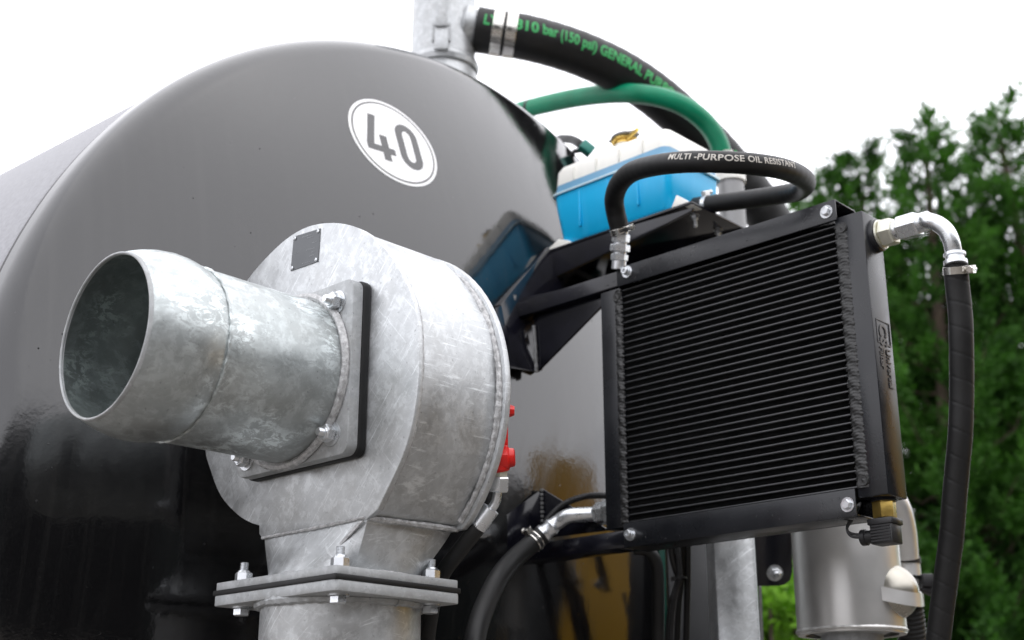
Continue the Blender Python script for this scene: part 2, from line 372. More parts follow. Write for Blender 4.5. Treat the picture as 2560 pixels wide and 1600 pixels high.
def clamp_ring(c, axis, r, wdt, parent, screw_dir, mat='stainless_band', name='hose_clamp', slots=True, scale=1.0):
    a = unit(axis); c = np.asarray(c, float); parts = [lathe(c - a * wdt / 2, a, [(0, r), (0, r + .0012), (wdt, r + .0012), (wdt, r)], 40)]
    n = unit(np.asarray(screw_dir, float) - a * (np.asarray(screw_dir, float) @ a)); t = np.cross(a, n)
    parts.append(obox(c + n * (r + .004 * scale), (a, t, n), (wdt * .52, .008 * scale, .004 * scale)))
    o = obj(name, merge(*parts), mat, parent, 35, .0004, 1)
    sc = merge(cyl(c + n * (r + .0055 * scale) - t * .010 * scale, c + n * (r + .0055 * scale) + t * .014 * scale, .0035 * scale, 14), hexa(c + n * (r + .0055 * scale) + t * .012 * scale, t, .009 * scale, .005 * scale))
    obj('clamp_screw', sc, mat, o, 35)
    if slots:
        sl = []
        for k in range(2, 22):
            ang = k * .11; d = n * math.cos(ang) + t * -math.sin(ang); tt = np.cross(a, d)
            sl.append(obox(c + d * (r + .00125), (a, tt, d), (wdt * .28, .0009, .0003)))
        obj('clamp_slots', merge(*sl), 'black_plastic', o, 0)['kind'] = 'stuff'
    return o

# ------------------------------------------------------------------ ground
g = obj('ground', (np.array([[-250, -250, 0], [250, -250, 0], [250, 250, 0], [-250, 250, 0]]), [(0, 1, 2, 3)]), 'gravel_yard'); g['kind'] = 'structure'

# ------------------------------------------------------------------ tank
tk = thing('slurry_tank', 'huge glossy black cylindrical slurry tank with a domed end behind the pump', 'tank', C0 - Z * R)
prof = []
for i in range(46): rho = RB * i / 45; prof.append((rho, hd(rho)))
al = math.asin((R - RK) / (RC - RK))
for i in range(1, 15): b = al + (math.pi / 2 - al) * i / 14; prof.append((R - RK + RK * math.sin(b), RK * math.cos(b)))
prof.append((R, -.022)); prof.append((R - .010, -.026))
obj('domed_end', lathe(C0, AX, [(h, max(r, .0005)) for r, h in prof], 220), 'gloss_black_paint', tk, 50)
obj('barrel', lathe(C0, AX, [(-9, .01), (-9, R - .006), (-.050, R - .004), (-.040, R - .012), (-.020, R - .012)], 220), 'dusty_barrel_paint', tk, 40)
th = np.linspace(0, 2 * math.pi, 500)
obj('seam_weld', tube([C0 - AX * .034 + (R - .009) * (LAT * math.cos(t) + Z * math.sin(t)) for t in th], .0075, 10), 'gloss_black_paint', tk)
# 40 sticker, bent to the dish
Ps = dish_at(985, 355) - C0; sl0, sz0 = Ps @ LAT, Ps[2]
def disc_on_dish(r0, r1, lift, n=72, rings=10):
    V, F = [], []
    for k in range(rings + 1):
        r = r0 + (r1 - r0) * k / rings
        for i in range(n): a = 2 * math.pi * i / n; V.append(on_dish(sl0 + r * math.cos(a), sz0 + r * math.sin(a), lift))
    for k in range(rings):
        for i in range(n): j = (i + 1) % n; F.append((k * n + i, k * n + j, k * n + n + j, k * n + n + i))
    if r0 < .001: pass
    return np.array(V), F
st = face_to(obj('speed_sticker', disc_on_dish(.0002, .0955, .0006), 'white_vinyl', tk), AX); st['label'] = 'round white sticker reading 40'
face_to(obj('sticker_ring', disc_on_dish(.0865, .0895, .0011, rings=1), 'gloss_black_paint', st), AX)
def arc(cx, cy, rx, ry, a0, a1, n=10): return [(cx + rx * math.cos(a0 + (a1 - a0) * i / n), cy + ry * math.sin(a0 + (a1 - a0) * i / n)) for i in range(n + 1)]
def flat(polys, sx, sy, ox, oy, lift):          # fan/strip polygons placed on the dish
    V, F = [], []
    for p in polys:
        b = len(V); V += [on_dish(sl0 + (x * sx + ox), sz0 + (y * sy + oy), lift) for x, y in p]; F.append(tuple(range(b, b + len(p))))
    return np.array(V), F
dg4 = [[(.30, 1), (.56, 1), (.26, .30), (0, .30)], [(0, .30), (.0, .16), (1, .16), (1, .30)], [(.53, .56), (.53, .30), (.79, .30), (.79, .56)], [(.53, .16), (.53, 0), (.79, 0), (.79, .16)]]
face_to(obj('digit', flat(dg4, .060, .102, -.064, -.051, .0011), 'gloss_black_paint', st, 0), AX)
out_ = arc(.5, .74, .5, .26, 0, math.pi) + arc(.5, .26, .5, .26, math.pi, 2 * math.pi); inn = arc(.5, .73, .19, .12, 0, math.pi) + arc(.5, .27, .19, .12, math.pi, 2 * math.pi)
zero = [[out_[i], out_[(i + 1) % len(out_)], inn[(i + 1) % len(inn)], inn[i]] for i in range(len(out_))]
face_to(obj('digit', flat(zero, .050, .104, .008, -.052, .0011), 'gloss_black_paint', st, 0), AX)

# ------------------------------------------------------------------ bracket that carries cooler and reservoir
YR = 1.66                                         # front plane of the cooler
YS = 1.80                                         # front plane of the shelf
br = thing('mounting_bracket', 'black painted steel bracket welded to the tank holding the cooler and reservoir', 'bracket', A(1300, 740, 1, YR))
p = [A(x, y, 1, YS) for x, y in ((1358, 628), (1731, 519), (1729, 527), (1650, 567), (1575, 604), (1372, 700))]
obj('shelf_gusset', prism(p, Y * .006), 'bracket_paint', br, 30, .0006)
q = A(1362, 627, 1, YS); q2 = A(1731, 517.5, 1, YS); zs = (q[2] + q2[2]) / 2; xr = q2[0]
obj('shelf_plate', box((q[0] - .02, YS - .002, zs), (xr, YS + .20, zs + .005)), 'bracket_paint', br, 30, .0008)
p = [A(x, y, 1, YS) for x, y in ((1358, 628), (1731, 519), (1729, 527), (1650, 567), (1575, 604), (1372, 700))]
obj('shelf_gusset', prism([c + Y * .19 for c in p], Y * .006), 'bracket_paint', br, 30, .0006)
def xz(x, y, yp): return A(x, y, 1, yp)
# arms: channel sections running out from the tank to the cooler
a0 = xz(1281, 737, YR); a1 = xz(1560, 664, YR); a2 = xz(1281, 777, YR)
xa0, xa1 = -1.60, -1.335
zt = 2.207; zb = 2.178
obj('upper_arm', box((xa0, YR + .002, zb), (xa1, YR + .045, zt)), 'bracket_paint', br, 30, .0025)
zlt, zlb = 1.757, 1.735
obj('lower_arm', box((-1.585, YR + .002, 1.728), (xa1, YR + .045, zlt)), 'bracket_paint', br, 30, .0025)
# gusset plates (upper): corner edge towards the viewer
c_up = xz(1333, 800, YR + .02)
poly = [xz(x, y, YR + .022) for x, y in ((1300, 745), (1560, 690), (1560, 708), (1506, 762), (1341, 930), (1333, 800))]
obj('gusset_plate', prism(poly, Y * .006), 'bracket_paint', br, 30, .0006)
cb = xz(1341, 930, YR + .022); ct = xz(1300, 745, YR + .022)
dl = dish_at(1240, 760); dl2 = dish_at(1266, 915); du = dish_at(1351, 640); du2 = dish_at(1300, 690)
gd = lambda x, y, k: pt(x, y, float((dish_at(x, y) - CAM) @ FWD) - k)
obj('gusset_plate', prism([ct, cb, gd(1264, 918, .03), gd(1238, 770, .03)], FWD * .006), 'bracket_paint', br, 30, .0004)
obj('backing_plate', prism([dish_at(1236, 765), dish_at(1262, 905), dish_at(1340, 930), dish_at(1400, 760), dish_at(1392, 690), dish_at(1356, 622)], AX * .016), 'bracket_paint', br, 30, .001)
for k, (x0, y0, x1, y1, yp) in enumerate(((1287, 738, 1282, 778, YR + .002), (1356, 632, 1370, 700, YS), (1335, 815, 1341, 930, YR + .021))):
    obj('weld_bead', bead([xz(x0, y0, yp - .001), xz((x0 + x1) / 2 + (k - 1), (y0 + y1) / 2, yp - .002), xz(x1, y1, yp - .001)], .0036, k), 'painted_weld', br)
# lower gusset: two plates meeting in a vertical corner, tops sloping away
pk = xz(1355, 1222, YR + .03); pb = xz(1357, 1320, YR + .03)
dls = dish_at(1262, 1290); dlb = dish_at(1262, 1380)
obj('gusset_plate', prism([pk, pb, dlb, dls], V3(-.004, .006, 0)), 'bracket_paint', br, 30, .0004)
obj('gusset_plate', prism([xz(x, y, YR + .03) for x, y in ((1355, 1222), (1442, 1276), (1520, 1325), (1357, 1345))], Y * .006), 'bracket_paint', br, 30, .0006)
for k in range(9):
    a = k / 9; obj('weld_bead', bead([pk + (pb - pk) * (a + .01) - Y * .002 + X * .001, pk + (pb - pk) * (a + .075) - Y * .002 + X * .001], .0032, 20 + k), 'painted_weld', br)
for x, y in ((1737, 536), (1795, 573)):
    c = V3(*A(x, y, 2, zs)); stud(c, -Z, .013, .004, stub=.014, parent=br)

# ------------------------------------------------------------------ oil cooler
oc = thing('oil_cooler', 'black oil cooler with rows of thin tubes beside the tank', 'oil cooler', (-1.12, YR + .03, 1.73))
TH = .056
zt0, zb0 = 2.176, 1.764
xL0, xL1, xR0, xR1 = -1.378, -1.334, -.915, -.868
obj('side_tank', box((xL0, YR + .001, 1.757 + .004), (xL1, YR + TH, 2.191 - .016)), 'cooler_black', oc, 30, .0025)
rt = obj('side_tank', box((xR0, YR, 1.752), (xR1, YR + TH, 2.180)), 'cooler_black', oc, 30, .0025)
NT = 35; pitch = (zt0 - zb0) / NT
tb = None
for k in range(NT):
    z = zb0 + pitch * (k + .5)
    VF = box((xL1 - .002, YR + .006, z - .00125), (xR0 + .002, YR + TH - .004, z + .00125))
    if tb is None: tb = obj('cooler_tube', VF, 'cooler_tube_black', oc, 30, .0009); zt_first = z
    else:
        c = tb.copy(); COL.objects.link(c); c.parent = oc; c.location = tb.location + Vector((0, random.uniform(-.0006, .0006), z - zt_first + random.uniform(-.0003, .0003))); 
fins = []
FV, FF = [], []
nf = 150; dx = (xR0 - xL1) / nf
for k in range(NT + 1):
    z0 = zb0 + pitch * (k - .5) + .0014; z1 = zb0 + pitch * (k + .5) - .0014
    z0 = max(z0, zb0 - .004); z1 = min(z1, zt0 + .004)
    ph = random.random()
    for i in range(nf):
        x0 = xL1 + dx * (i + ph * .5); b = len(FV); yv = YR + .0085 + random.uniform(0, .0008)
        FV += [(x0, yv, z0), (x0 + dx * .5, yv, z1), (x0 + dx * .5, YR + TH - .008, z1), (x0, YR + TH - .008, z0), (x0 + dx, yv, z0), (x0 + dx, YR + TH - .008, z0)]
        FF += [(b, b + 1, b + 2, b + 3), (b + 1, b + 4, b + 5, b + 2)]
f = obj('cooling_fins', (np.array(FV), FF), 'fin_black', oc, 0); f['kind'] = 'stuff'
def ripple_strip(x0, x1, z0, z1, seed, jag):
    g = np.random.default_rng(seed); nz, nx = 420, 9; V, F = [], []; wob = np.cumsum(g.normal(size=nz + 1)) * .0002
    jr = g.normal(size=nz + 1) * .0007
    for i in range(nz + 1):
        z = z0 + (z1 - z0) * i / nz
        for k in range(nx + 1):
            u = k / nx; edge = min(u, 1 - u) * 2
            xx = x0 + (x1 - x0) * u + (jr[i] + .0012 * math.sin(i * .75)) * (1 if (u == 0 or u == 1) else .2)
            rip = abs(math.sin((z + .35 * abs(u - .5) * .02) / .0052 * math.pi))
            hgt = (.0026 * math.sqrt(max(edge, 0)) * (.70 + .32 * rip) + .0006 * math.sin(i * .31 + u * 5)) if 0 < u < 1 else -.0012
            V.append((xx, YR - hgt, z))
    for i in range(nz):
        for k in range(nx): b = i * (nx + 1) + k; F.append((b, b + 1, b + nx + 2, b + nx + 1))
    return np.array(V), F
obj('weld_seam', ripple_strip(xR0 - .001, xR0 + .020, 1.766, 2.168, 5, 1), 'cooler_weld', oc, 60)
obj('weld_seam', ripple_strip(xL1 - .011, xL1 + .004, 1.768, 2.170, 6, 1), 'cooler_weld', oc, 60)
for (x, z) in ((xR0 + .012, 2.160), (xR0 + .012, 1.776), (xL1 - .006, 2.158)):
    obj('weld_dimple', lathe((x, YR - .0005, z), -Y, [(0, .009), (.003, .0075), (.002, .003), (.0035, .0005)], 20), 'cooler_weld', oc, 60)
# channels above and below the core
def channel(z0, z1, x0, x1, up):
    yf = YR - .0045; t = .003; zz0, zz1 = (z0, z1)
    parts = [box((x0, yf, zz0), (x1, yf + t, zz1))]
    if up: parts += [box((x0, yf + t, zz1 - t), (x1, yf + .058, zz1 - .0002)), box((x0, yf + .058, zz0), (x1, yf + .061, zz1))]
    else: parts += [box((x0, yf + t, zz0 + .0002), (x1, yf + .058, zz0 + t)), box((x0, yf + .058, zz0), (x1, yf + .061, zz1))]
    return parts
tc_ = obj('top_channel', merge(*channel(2.175, 2.209, -1.336, -.909, True)), 'cooler_black', oc, 30, .0009)
bc_ = obj('bottom_channel', merge(*channel(1.727, 1.766, -1.336, -.9165, False)), 'cooler_black', oc, 30, .0009)
for nm, par, (x, y), sock in (('screw', tc_, (1569, 680), True), ('screw', tc_, (2067, 530), False), ('screw', bc_, (1577, 1336), True), ('screw', bc_, (2120, 1262), False)):
    c = A(x, y, 1, YR - .0046); stud(c, -Y, .0125, .004, nut_h=.009 if sock else .006, wr=.0105, parent=par, name=nm, head=True, socket=sock)
# right port
pc = V3(xR1, YR + .030, A(2200, 583, 0, xR1)[2]); pc = A(2190, 590, 0, xR1); pc[1] = max(pc[1], YR + .025)
obj('port_boss', lathe(pc - X * .002, X, [(0, .026), (.008, .025), (.010, .021)], 36, close=(True, True)), 'cooler_black', oc)
# embossed maker's mark on the end face
def on_end(u, v, lift=.0006): return V3(xR1 + lift, u, v)      # u=y, v=z
ty, tz = .5, .5
E0 = A(2197, 800, 0, xR1); E1 = A(2203, 857, 0, xR1)
lg = [obox(on_end(YR + .030, E0[2] + .0, .0004), (X, Y, Z), (.0005, .019, .0008)), obox(on_end(YR + .030, E1[2] + .0, .0004), (X, Y, Z), (.0005, .019, .0012)),
      obox(on_end(YR + .011, (E0[2] + E1[2]) / 2, .0004), (X, Y, Z), (.0005, .0006, abs(E0[2] - E1[2]) / 2)), obox(on_end(YR + .049, (E0[2] + E1[2]) / 2, .0004), (X, Y, Z), (.0005, .0006, abs(E0[2] - E1[2]) / 2))]
obj('embossed_frame', merge(*lg), 'cooler_black', rt, 0)
def end_text(s, size, y, z, bold=0):
    V, F = text_mesh(s, size, bold, cuts=1); return np.array([[xR1 + .0011, y + q[1], z - q[0]] for q in V]), F
def end_emboss(name, s, size, y, z):
    V, F = end_text(s, size, y, z, size * .02); V2 = V.copy(); V[:, 0] = xR1 + .0012; V2[:, 0] = xR1 - .0002
    n = len(V); FF = list(F)
    from collections import Counter
    ec = Counter(tuple(sorted((f_[i], f_[(i + 1) % len(f_)]))) for f_ in F for i in range(len(f_)))
    FF += [(a, b, b + n, a + n) for (a, b), k in ec.items() if k == 1]
    obj(name, (np.vstack([V, V2]), FF), 'cooler_black', rt, 0)
end_emboss('embossed_lettering', 'CS', .030, YR + .018, E0[2] - .004)
end_emboss('embossed_lettering', 'Universal', .016, YR + .033, E1[2] - .006)
end_emboss('embossed_lettering', 'Filter', .016, YR + .014, E1[2] - .006)
# rain drops on the bars
dv = []
for k in range(150):
    xx = random.uniform(-1.58, -.93); top = random.random() < .6
    if top: zz = random.uniform(2.182, 2.204)
    else: zz = random.uniform(1.732, 1.755)
    r = random.uniform(.0006, .0018); yy = (YR - .0045 if xx > -1.33 else YR + .002)
    dv.append(lathe((xx, yy, zz), -Y, [(0, r), (r * .4, r * .8), (r * .65, r * .1)], 8))
m, n, b = nodes('water'); b.inputs['Base Color'].default_value = (1, 1, 1, 1); b.inputs['Roughness'].default_value = .02; b.inputs['Transmission Weight'].default_value = 1; b.inputs['IOR'].default_value = 1.33
o = obj('rain_drops', merge(*dv), 'water', oc, 60); o['kind'] = 'stuff'

# ------------------------------------------------------------------ coolant reservoir
def rz(x, y, yp=YS): return A(x, y, 1, yp)
lf0 = rz(1390, 583); rf = rz(1668, 500)
XL = rz(1376, 480)[0]; XRt = rz(1668, 480)[0]; YB = YS + .175
zbot = zs + .006; zrid = .5 * (rz(1374, 490)[2] + rz(1631, 392)[2]); zliq = .5 * (rz(1378, 466)[2] + rz(1640, 368)[2]); ztop = .5 * (rz(1400, 398)[2] + rz(1586, 345)[2])
rv = thing('coolant_reservoir', 'white plastic expansion tank half filled with bright blue coolant on the shelf', 'reservoir', ((XL + XRt) / 2, YS + .09, zbot))
def loft(secs):   # secs: (z, x0,x1,y0,y1, rad)
    V, F = [], []; n = 32
    for z, x0, x1, y0, y1, r in secs:
        cs = ((x1 - r, y1 - r, 0), (x0 + r, y1 - r, 90), (x0 + r, y0 + r, 180), (x1 - r, y0 + r, 270))
        for cx_, cy_, a in cs:
            for k in range(8): t = math.radians(a + 90 * k / 7); V.append((cx_ + r * math.cos(t), cy_ + r * math.sin(t), z))
    for s in range(len(secs) - 1):
        for i in range(n): j = (i + 1) % n; F.append((s * n + i, s * n + j, s * n + n + j, s * n + n + i))
    F += [tuple(range(n - 1, -1, -1)), tuple((len(secs) - 1) * n + i for i in range(n))]; return np.array(V), F
yf = YS + .004
obj('lower_shell', loft([(zbot, XL + .035, XRt - .018, yf + .016, YB - .016, .012), (zbot + .012, XL + .018, XRt - .006, yf + .006, YB - .006, .016), (zrid - .03, XL + .004, XRt - .002, yf, YB, .018), (zrid - .003, XL + .001, XRt, yf, YB, .018)]), 'blue_filled_plastic', rv, 60)
obj('moulding_ridge', loft([(zrid - .003, XL + .001, XRt, yf, YB, .018), (zrid - .0035, XL - .004, XRt + .005, yf - .005, YB + .005, .02), (zrid + .000, XL - .004, XRt + .005, yf - .005, YB + .005, .02), (zrid + .001, XL + .001, XRt, yf, YB, .018)]), 'light_blue_plastic', rv, 60)
obj('liquid_band', loft([(zrid + .001, XL + .001, XRt, yf, YB, .018), (zliq, XL + .003, XRt - .002, yf + .002, YB - .002, .018)]), 'pale_blue_plastic', rv, 60)
up = [(zliq, XL + .003, XRt - .002, yf + .002, YB - .002, .018), (ztop - .014, XL + .005, XRt - .004, yf + .004, YB - .004, .018), (ztop - .004, XL + .009, XRt - .008, yf + .009, YB - .009, .02), (ztop, XL + .020, XRt - .02, yf + .02, YB - .02, .02)]
obj('upper_shell', loft(up), 'milky_plastic', rv, 60)
for k in range(1, 5):
    xx = XL + (XRt - XL) * k / 5
    obj('moulded_rib', merge(box((xx - .0012, yf - .0010, zliq + .002), (xx + .0012, yf + .006, ztop - .016))), 'milky_plastic', rv, 30, .0008)
for k in range(1, 4):
    xx = XL + (XRt - XL) * k / 4
    obj('lower_rib', box((xx - .0022, yf - .0014, zbot + .03), (xx + .0022, yf + .004, zrid - .004)), 'light_blue_plastic' if k == 9 else 'blue_filled_plastic', rv, 30, .0013)
nk = A(1561, 352, 1, YS + .07); nk[2] = ztop; 
obj('filler_neck', lathe(nk - Z * .004, Z, [(0, .030), (.012, .026), (.020, .020), (.030, .020)], 32, close=(True, True)), 'milky_plastic', rv)
bb = nk + Z * .026
neck = obj('brass_neck', merge(lathe(bb, Z, [(0, .021), (.006, .021), (.007, .026), (.011, .027), (.012, .02)], 32, close=(True, True)), cyl(bb + V3(.016, -.012, .006), bb + V3(.050, -.020, .012), .0040, 14)), 'brass', rv)
obj('filler_cap', merge(lathe(bb + Z * .0125, unit(V3(-.12, 0, 1)), [(0, .022), (.002, .027), (.006, .027), (.008, .021), (.008, .012), (.011, .010)], 32, close=(True, True)),
    obox(bb + V3(-.024, 0, .017), (X, Y, Z), (.008, .012, .002)), obox(bb + V3(.024, 0, .019), (X, Y, Z), (.007, .012, .002))), 'cap_grey', rv, 35, .0004, 1)
obj('foot_strap', prism([rz(1396, 598, YS + .002), rz(1365, 627, YS + .002), rz(1430, 612, YS + .002), rz(1420, 600, YS + .002)], Y * .05), 'milky_plastic', rv, 30, .001)
obj('foot_strap', prism([rz(1691, 487, YS + .002), rz(1676, 524, YS + .002), rz(1732, 512, YS + .002)], Y * .03), 'milky_plastic', rv, 30, .001)

# ------------------------------------------------------------------ hose helper: centre line given as x, y, distance
def path(pts, n=12): return catmull([pt(*q) for q in pts], n)
VIEW = unit(-FWD)
# multi purpose hose looping from cooler to reservoir
h1 = path([(1553, 584, 2.262), (1545, 556, 2.26), (1538, 525, 2.255), (1536, 495, 2.24), (1548, 460, 2.20), (1580, 430, 2.14), (1640, 413, 2.06), (1715, 405, 2.0), (1800, 405, 1.97), (1880, 410, 1.98), (1955, 422, 2.02), (2001, 441, 2.08), (2014, 460, 2.16), (1995, 478, 2.24), (1950, 487, 2.30), (1880, 497, 2.36), (1800, 507, 2.42), (1738, 516, 2.46)])
mh = thing('reservoir_hose', 'black rubber hose with white lettering looping from the cooler to the blue reservoir', 'hose', h1[0])
ho = obj('hose_body', tube(h1, .0168, 36, .003, ridge=.00008, pitch=.02), 'hose_rubber', mh, 60)
R1 = unit(Z * .28 - FWD * .95)
obj('lettering', text_on_tube(h1, .0168, 'MULTI -PURPOSE OIL RESISTANT', start_at(h1, 1688), .0138, R1, turn=0, bold=.0003, spacing=1.05), 'white_print', mh, 0)
clamp_ring(h1[3], h1[4] - h1[2], .0172, .010, mh, RIGHT * .9 + UPV * .2 + FWD * .6)
clamp_ring(h1[-7], h1[-1] - h1[-9], .0172, .009, mh, UPV - RIGHT * .2, mat='bright_zinc', slots=False)
# stack of hex fittings on the left side tank
base = pt(1547, 664, 2.265); top = pt(1553, 582, 2.265); dirv = unit(top - base); L = np.linalg.norm(top - base)
ft = thing('hex_fitting', 'stack of silver hex adaptors rising from the cooler top left corner', 'pipe fitting', base)
fr = [(-.006, .0125, .014, 'r'), (.008, .026, .012, 'h'), (.020, .0115, .003, 'r'), (.023, .030, .013, 'h'), (.036, .0115, .003, 'r'), (.039, .027, .015, 'h'), (.054, .0125, .006, 'r')]
s_ = L / .056
for a_, sz, hh, k in fr:
    if k == 'h': obj('hex_nut', hexa(base + dirv * a_ * s_, dirv, sz, hh * s_), 'bright_zinc', ft, 25)
    else: obj('collar', cyl(base + dirv * a_ * s_, base + dirv * (a_ + hh) * s_, sz, 28), 'bright_zinc', ft)

# big black hose with green lettering
h2p = [(a, b, 3.15 + .0004 * max(0, min(a, 1800) - 1300)) for a, b, c in [(1190, 74, 2.52), (1240, 82, 2.50), (1310, 93, 2.48), (1385, 112, 2.46), (1465, 140, 2.45), (1550, 180, 2.45), (1630, 232, 2.46), (1705, 295, 2.48), (1775, 362, 2.50), (1835, 430, 2.52), (1890, 500, 2.53), (1935, 570, 2.54), (1965, 640, 2.54), (1985, 740, 2.54), (1995, 900, 2.54)]]
h2 = path(h2p)
bh = thing('vacuum_hose', 'thick black rubber hose with green lettering arching from the tank top', 'hose', h2[0])
obj('hose_body', tube(h2, .0545, 48, .004, ridge=.0003, pitch=.036), 'hose_rubber', bh, 60)
R2 = unit(Z * .30 + RIGHT * .12 - FWD * .95)
for w_, px_ in (('LY', 1207), ('810 bar (150 psi) GENERAL PURPOSE', 1282), ('ROM', 1806)):
    obj('lettering', text_on_tube(h2, .0545, w_, start_at(h2, px_), .038, R2, turn=0, bold=.0010, xs=.755), 'green_print', bh, 0)
for i, dd in ((3, 0), (9, 0)):
    P_, q_ = resample(h2, .002); s0 = .052 if i == 3 else .084; k_ = int(s0 / .002)
    clamp_ring(P_[k_], P_[k_ + 3] - P_[k_ - 3], .0553, .025, bh, UPV + FWD * .4, slots=False, mat='stainless_band')

# green suction hose
h3 = path([(1240, 297, 3.70), (1300, 277, 3.62), (1375, 258, 3.50), (1450, 243, 3.38), (1530, 234, 3.26), (1600, 235, 3.19), (1665, 247, 3.17), (1720, 271, 3.17), (1765, 308, 3.18), (1793, 350, 3.18), (1806, 392, 3.18), (1812, 430, 3.18)])
gh = thing('green_hose', 'ribbed bright green plastic hose arching over the reservoir', 'hose', h3[0])
obj('hose_body', tube(h3, .0238, 36, .0013, ridge=.0006, pitch=.0062), 'green_pvc_hose', gh, 75)
P_, q_ = resample(h3, .002)
obj('black_band', lathe(P_[76], P_[80] - P_[72], [(0, .0240), (.001, .0246), (.014, .0246), (.015, .0240)], 32), 'gasket_rubber', gh)
obj('end_collar', lathe(pt(1807, 378, 3.18), pt(1812, 430, 3.18) - pt(1807, 378, 3.18), [(0, .021), (0, .024), (.04, .024)], 32), 'milky_plastic', gh)
# silver upright filter under the green hose
ct_ = pt(1826, 447, 3.17); cbm = V3(ct_[0], ct_[1], ct_[2] - .35)
fl = thing('upright_silver_pipe', 'short grey upright pipe with a pale collar behind the reservoir', 'pipe', cbm)
obj('pipe_body', cyl(cbm, ct_, .0315, 40), 'cap_grey', fl)
obj('collar', lathe(ct_ - Z * .012, Z, [(0, .0317), (0, .0365), (.028, .0365), (.030, .025)], 40, close=(False, True)), 'milky_plastic', fl)
# small black hose with green fitting
h4 = path([(1370, 372, 3.3), (1395, 350, 3.25), (1412, 347, 3.2), (1432, 350, 3.15), (1452, 362, 3.1), (1470, 378, 3.08)])
sh = thing('small_breather_hose', 'short black hose and green fitting between tank and reservoir', 'hose', h4[0])
obj('hose_body', tube(h4, .0105, 20, .004), 'hose_rubber', sh, 60)
obj('green_fitting', obox(pt(1466, 371, 3.06), frame(unit(RIGHT + UPV * -.8)), (.012, .012, .016)), 'teal_plastic', sh, 30, .002)
obj('fitting_stem', cyl(pt(1436, 378, 3.1), pt(1462, 374, 3.06), .006, 16), 'black_plastic', sh)

# ------------------------------------------------------------------ galvanised coupling on the tank top
tb_ = pt(1118, 165, 3.1); dpt = 3.14
cp = thing('tank_top_coupling', 'upright galvanised pipe with a lever clamp on top of the tank', 'pipe coupling', tb_)
ax_c = unit(pt(1113, 0, dpt) - pt(1108, 140, dpt)); ax_c = Z
o0 = pt(1108, 150, dpt); rr_ = .0765
obj('riser_pipe', lathe(o0 - Z * .04, Z, [(0, rr_), (.40, rr_)], 56, close=(False, True)), 'galvanised_coupling', cp)
obj('lower_ring', lathe(o0 - Z * .035, Z, [(0, rr_), (.0, rr_ + .006), (.012, rr_ + .009), (.022, rr_ + .006), (.028, rr_ + .001)], 56), 'galvanised_coupling', cp)
obj('base_collar', lathe(o0 - Z * .14, Z, [(0, rr_ + .030), (.05, rr_ + .030), (.06, rr_ + .012), (.095, rr_ + .004), (.102, rr_)], 56), 'galvanised_coupling', cp)
lv = o0 - Y * 0
dc = unit(-fh); dc = unit(V3(-FWD[0], -FWD[1], 0)); tg = np.cross(Z, dc)
obj('lever_strap', obox(o0 + dc * (rr_ + .012) + Z * .17, (tg, dc, Z), (.010, .003, .15)), 'galvanised_coupling', cp, 30, .002)
obj('lever_strap', obox(o0 + dc * (rr_ + .015) + Z * .005, (tg, dc, Z), (.017, .004, .030)), 'galvanised_coupling', cp, 30, .003)
obj('latch', merge(obox(o0 + dc * (rr_ + .016) + Z * .045, (tg, dc, Z), (.013, .008, .012)), cyl(o0 + dc * (rr_ + .016) + Z * .038 - tg * .022, o0 + dc * (rr_ + .016) + Z * .038 + tg * .022, .005, 16),
    obox(o0 + dc * (rr_ + .014) + Z * .02 - tg * .019, (tg, dc, Z), (.003, .006, .024)), obox(o0 + dc * (rr_ + .014) + Z * .02 + tg * .019, (tg, dc, Z), (.003, .006, .024))), 'galvanised_dull', cp, 30, .001)
s0_ = h2[0]; dd = unit(h2[2] - h2[0])
obj('side_outlet', lathe(s0_ - dd * .09, dd, [(0, .048), (.055, .048), (.064, .056), (.078, .053), (.088, .047), (.14, .046)], 44), 'galvanised_coupling', cp)

# ------------------------------------------------------------------ right hand elbow and hanging hose
D = 1.945
el = thing('cooler_outlet_hose', 'long black wrapped hose hanging from the silver elbow at the cooler right corner', 'hose', pt(2347, 1640, 1.8))
p0 = pc + X * .008
ex = unit(X)
obj('sealing_washer', lathe(p0, ex, [(0, .0225), (.003, .0225), (.003, .010)], 36, close=(True, True)), 'yellow_zinc', el)
obj('hex_nut', hexa(p0 + ex * .003, ex, .038, .020, .1), 'yellow_zinc', el, 25)
obj('collar', cyl(p0 + ex * .023, p0 + ex * .031, .0145, 28), 'bright_zinc', el)
obj('hex_nut', hexa(p0 + ex * .030, ex, .034, .032, .08), 'bright_zinc', el, 25)
obj('sleeve', lathe(p0 + ex * .062, ex, [(0, .0145), (.016, .0145), (.018, .0125)], 32, close=(True, True)), 'bright_zinc', el)
e0 = p0 + ex * .076
dE = float((e0 - CAM) @ FWD)
ep = catmull([e0, pt(2318, 551, dE - .02), pt(2345, 560, dE - .032), pt(2366, 578, dE - .04), pt(2379, 606, dE - .045), pt(2385, 640, dE - .045), pt(2388, 662, dE - .045)], 12)
obj('elbow_tube', tube(ep, .0118, 36, .003), 'bright_zinc', el, 60)
dh = dE - .045
obj('elbow_ferrule', merge(lathe(pt(2386, 632, dh), -Z, [(0, .0118), (.001, .0155), (.005, .0155), (.006, .013), (.012, .013), (.0125, .0165), (.018, .0165), (.019, .013)], 36, close=(True, True))), 'bright_zinc', el)
h5 = path([(2389, 660, dh), (2393, 711, dh), (2400, 778, dh - .005), (2403, 844, dh - .01), (2404, 980, dh - .015), (2401, 1080, dh - .02), (2394, 1160, dh - .02), (2386, 1247, dh - .02), (2379, 1335, dh - .02), (2368, 1422, dh - .02), (2353, 1538, dh - .02), (2342, 1640, dh - .02), (2330, 1800, dh - .02)])
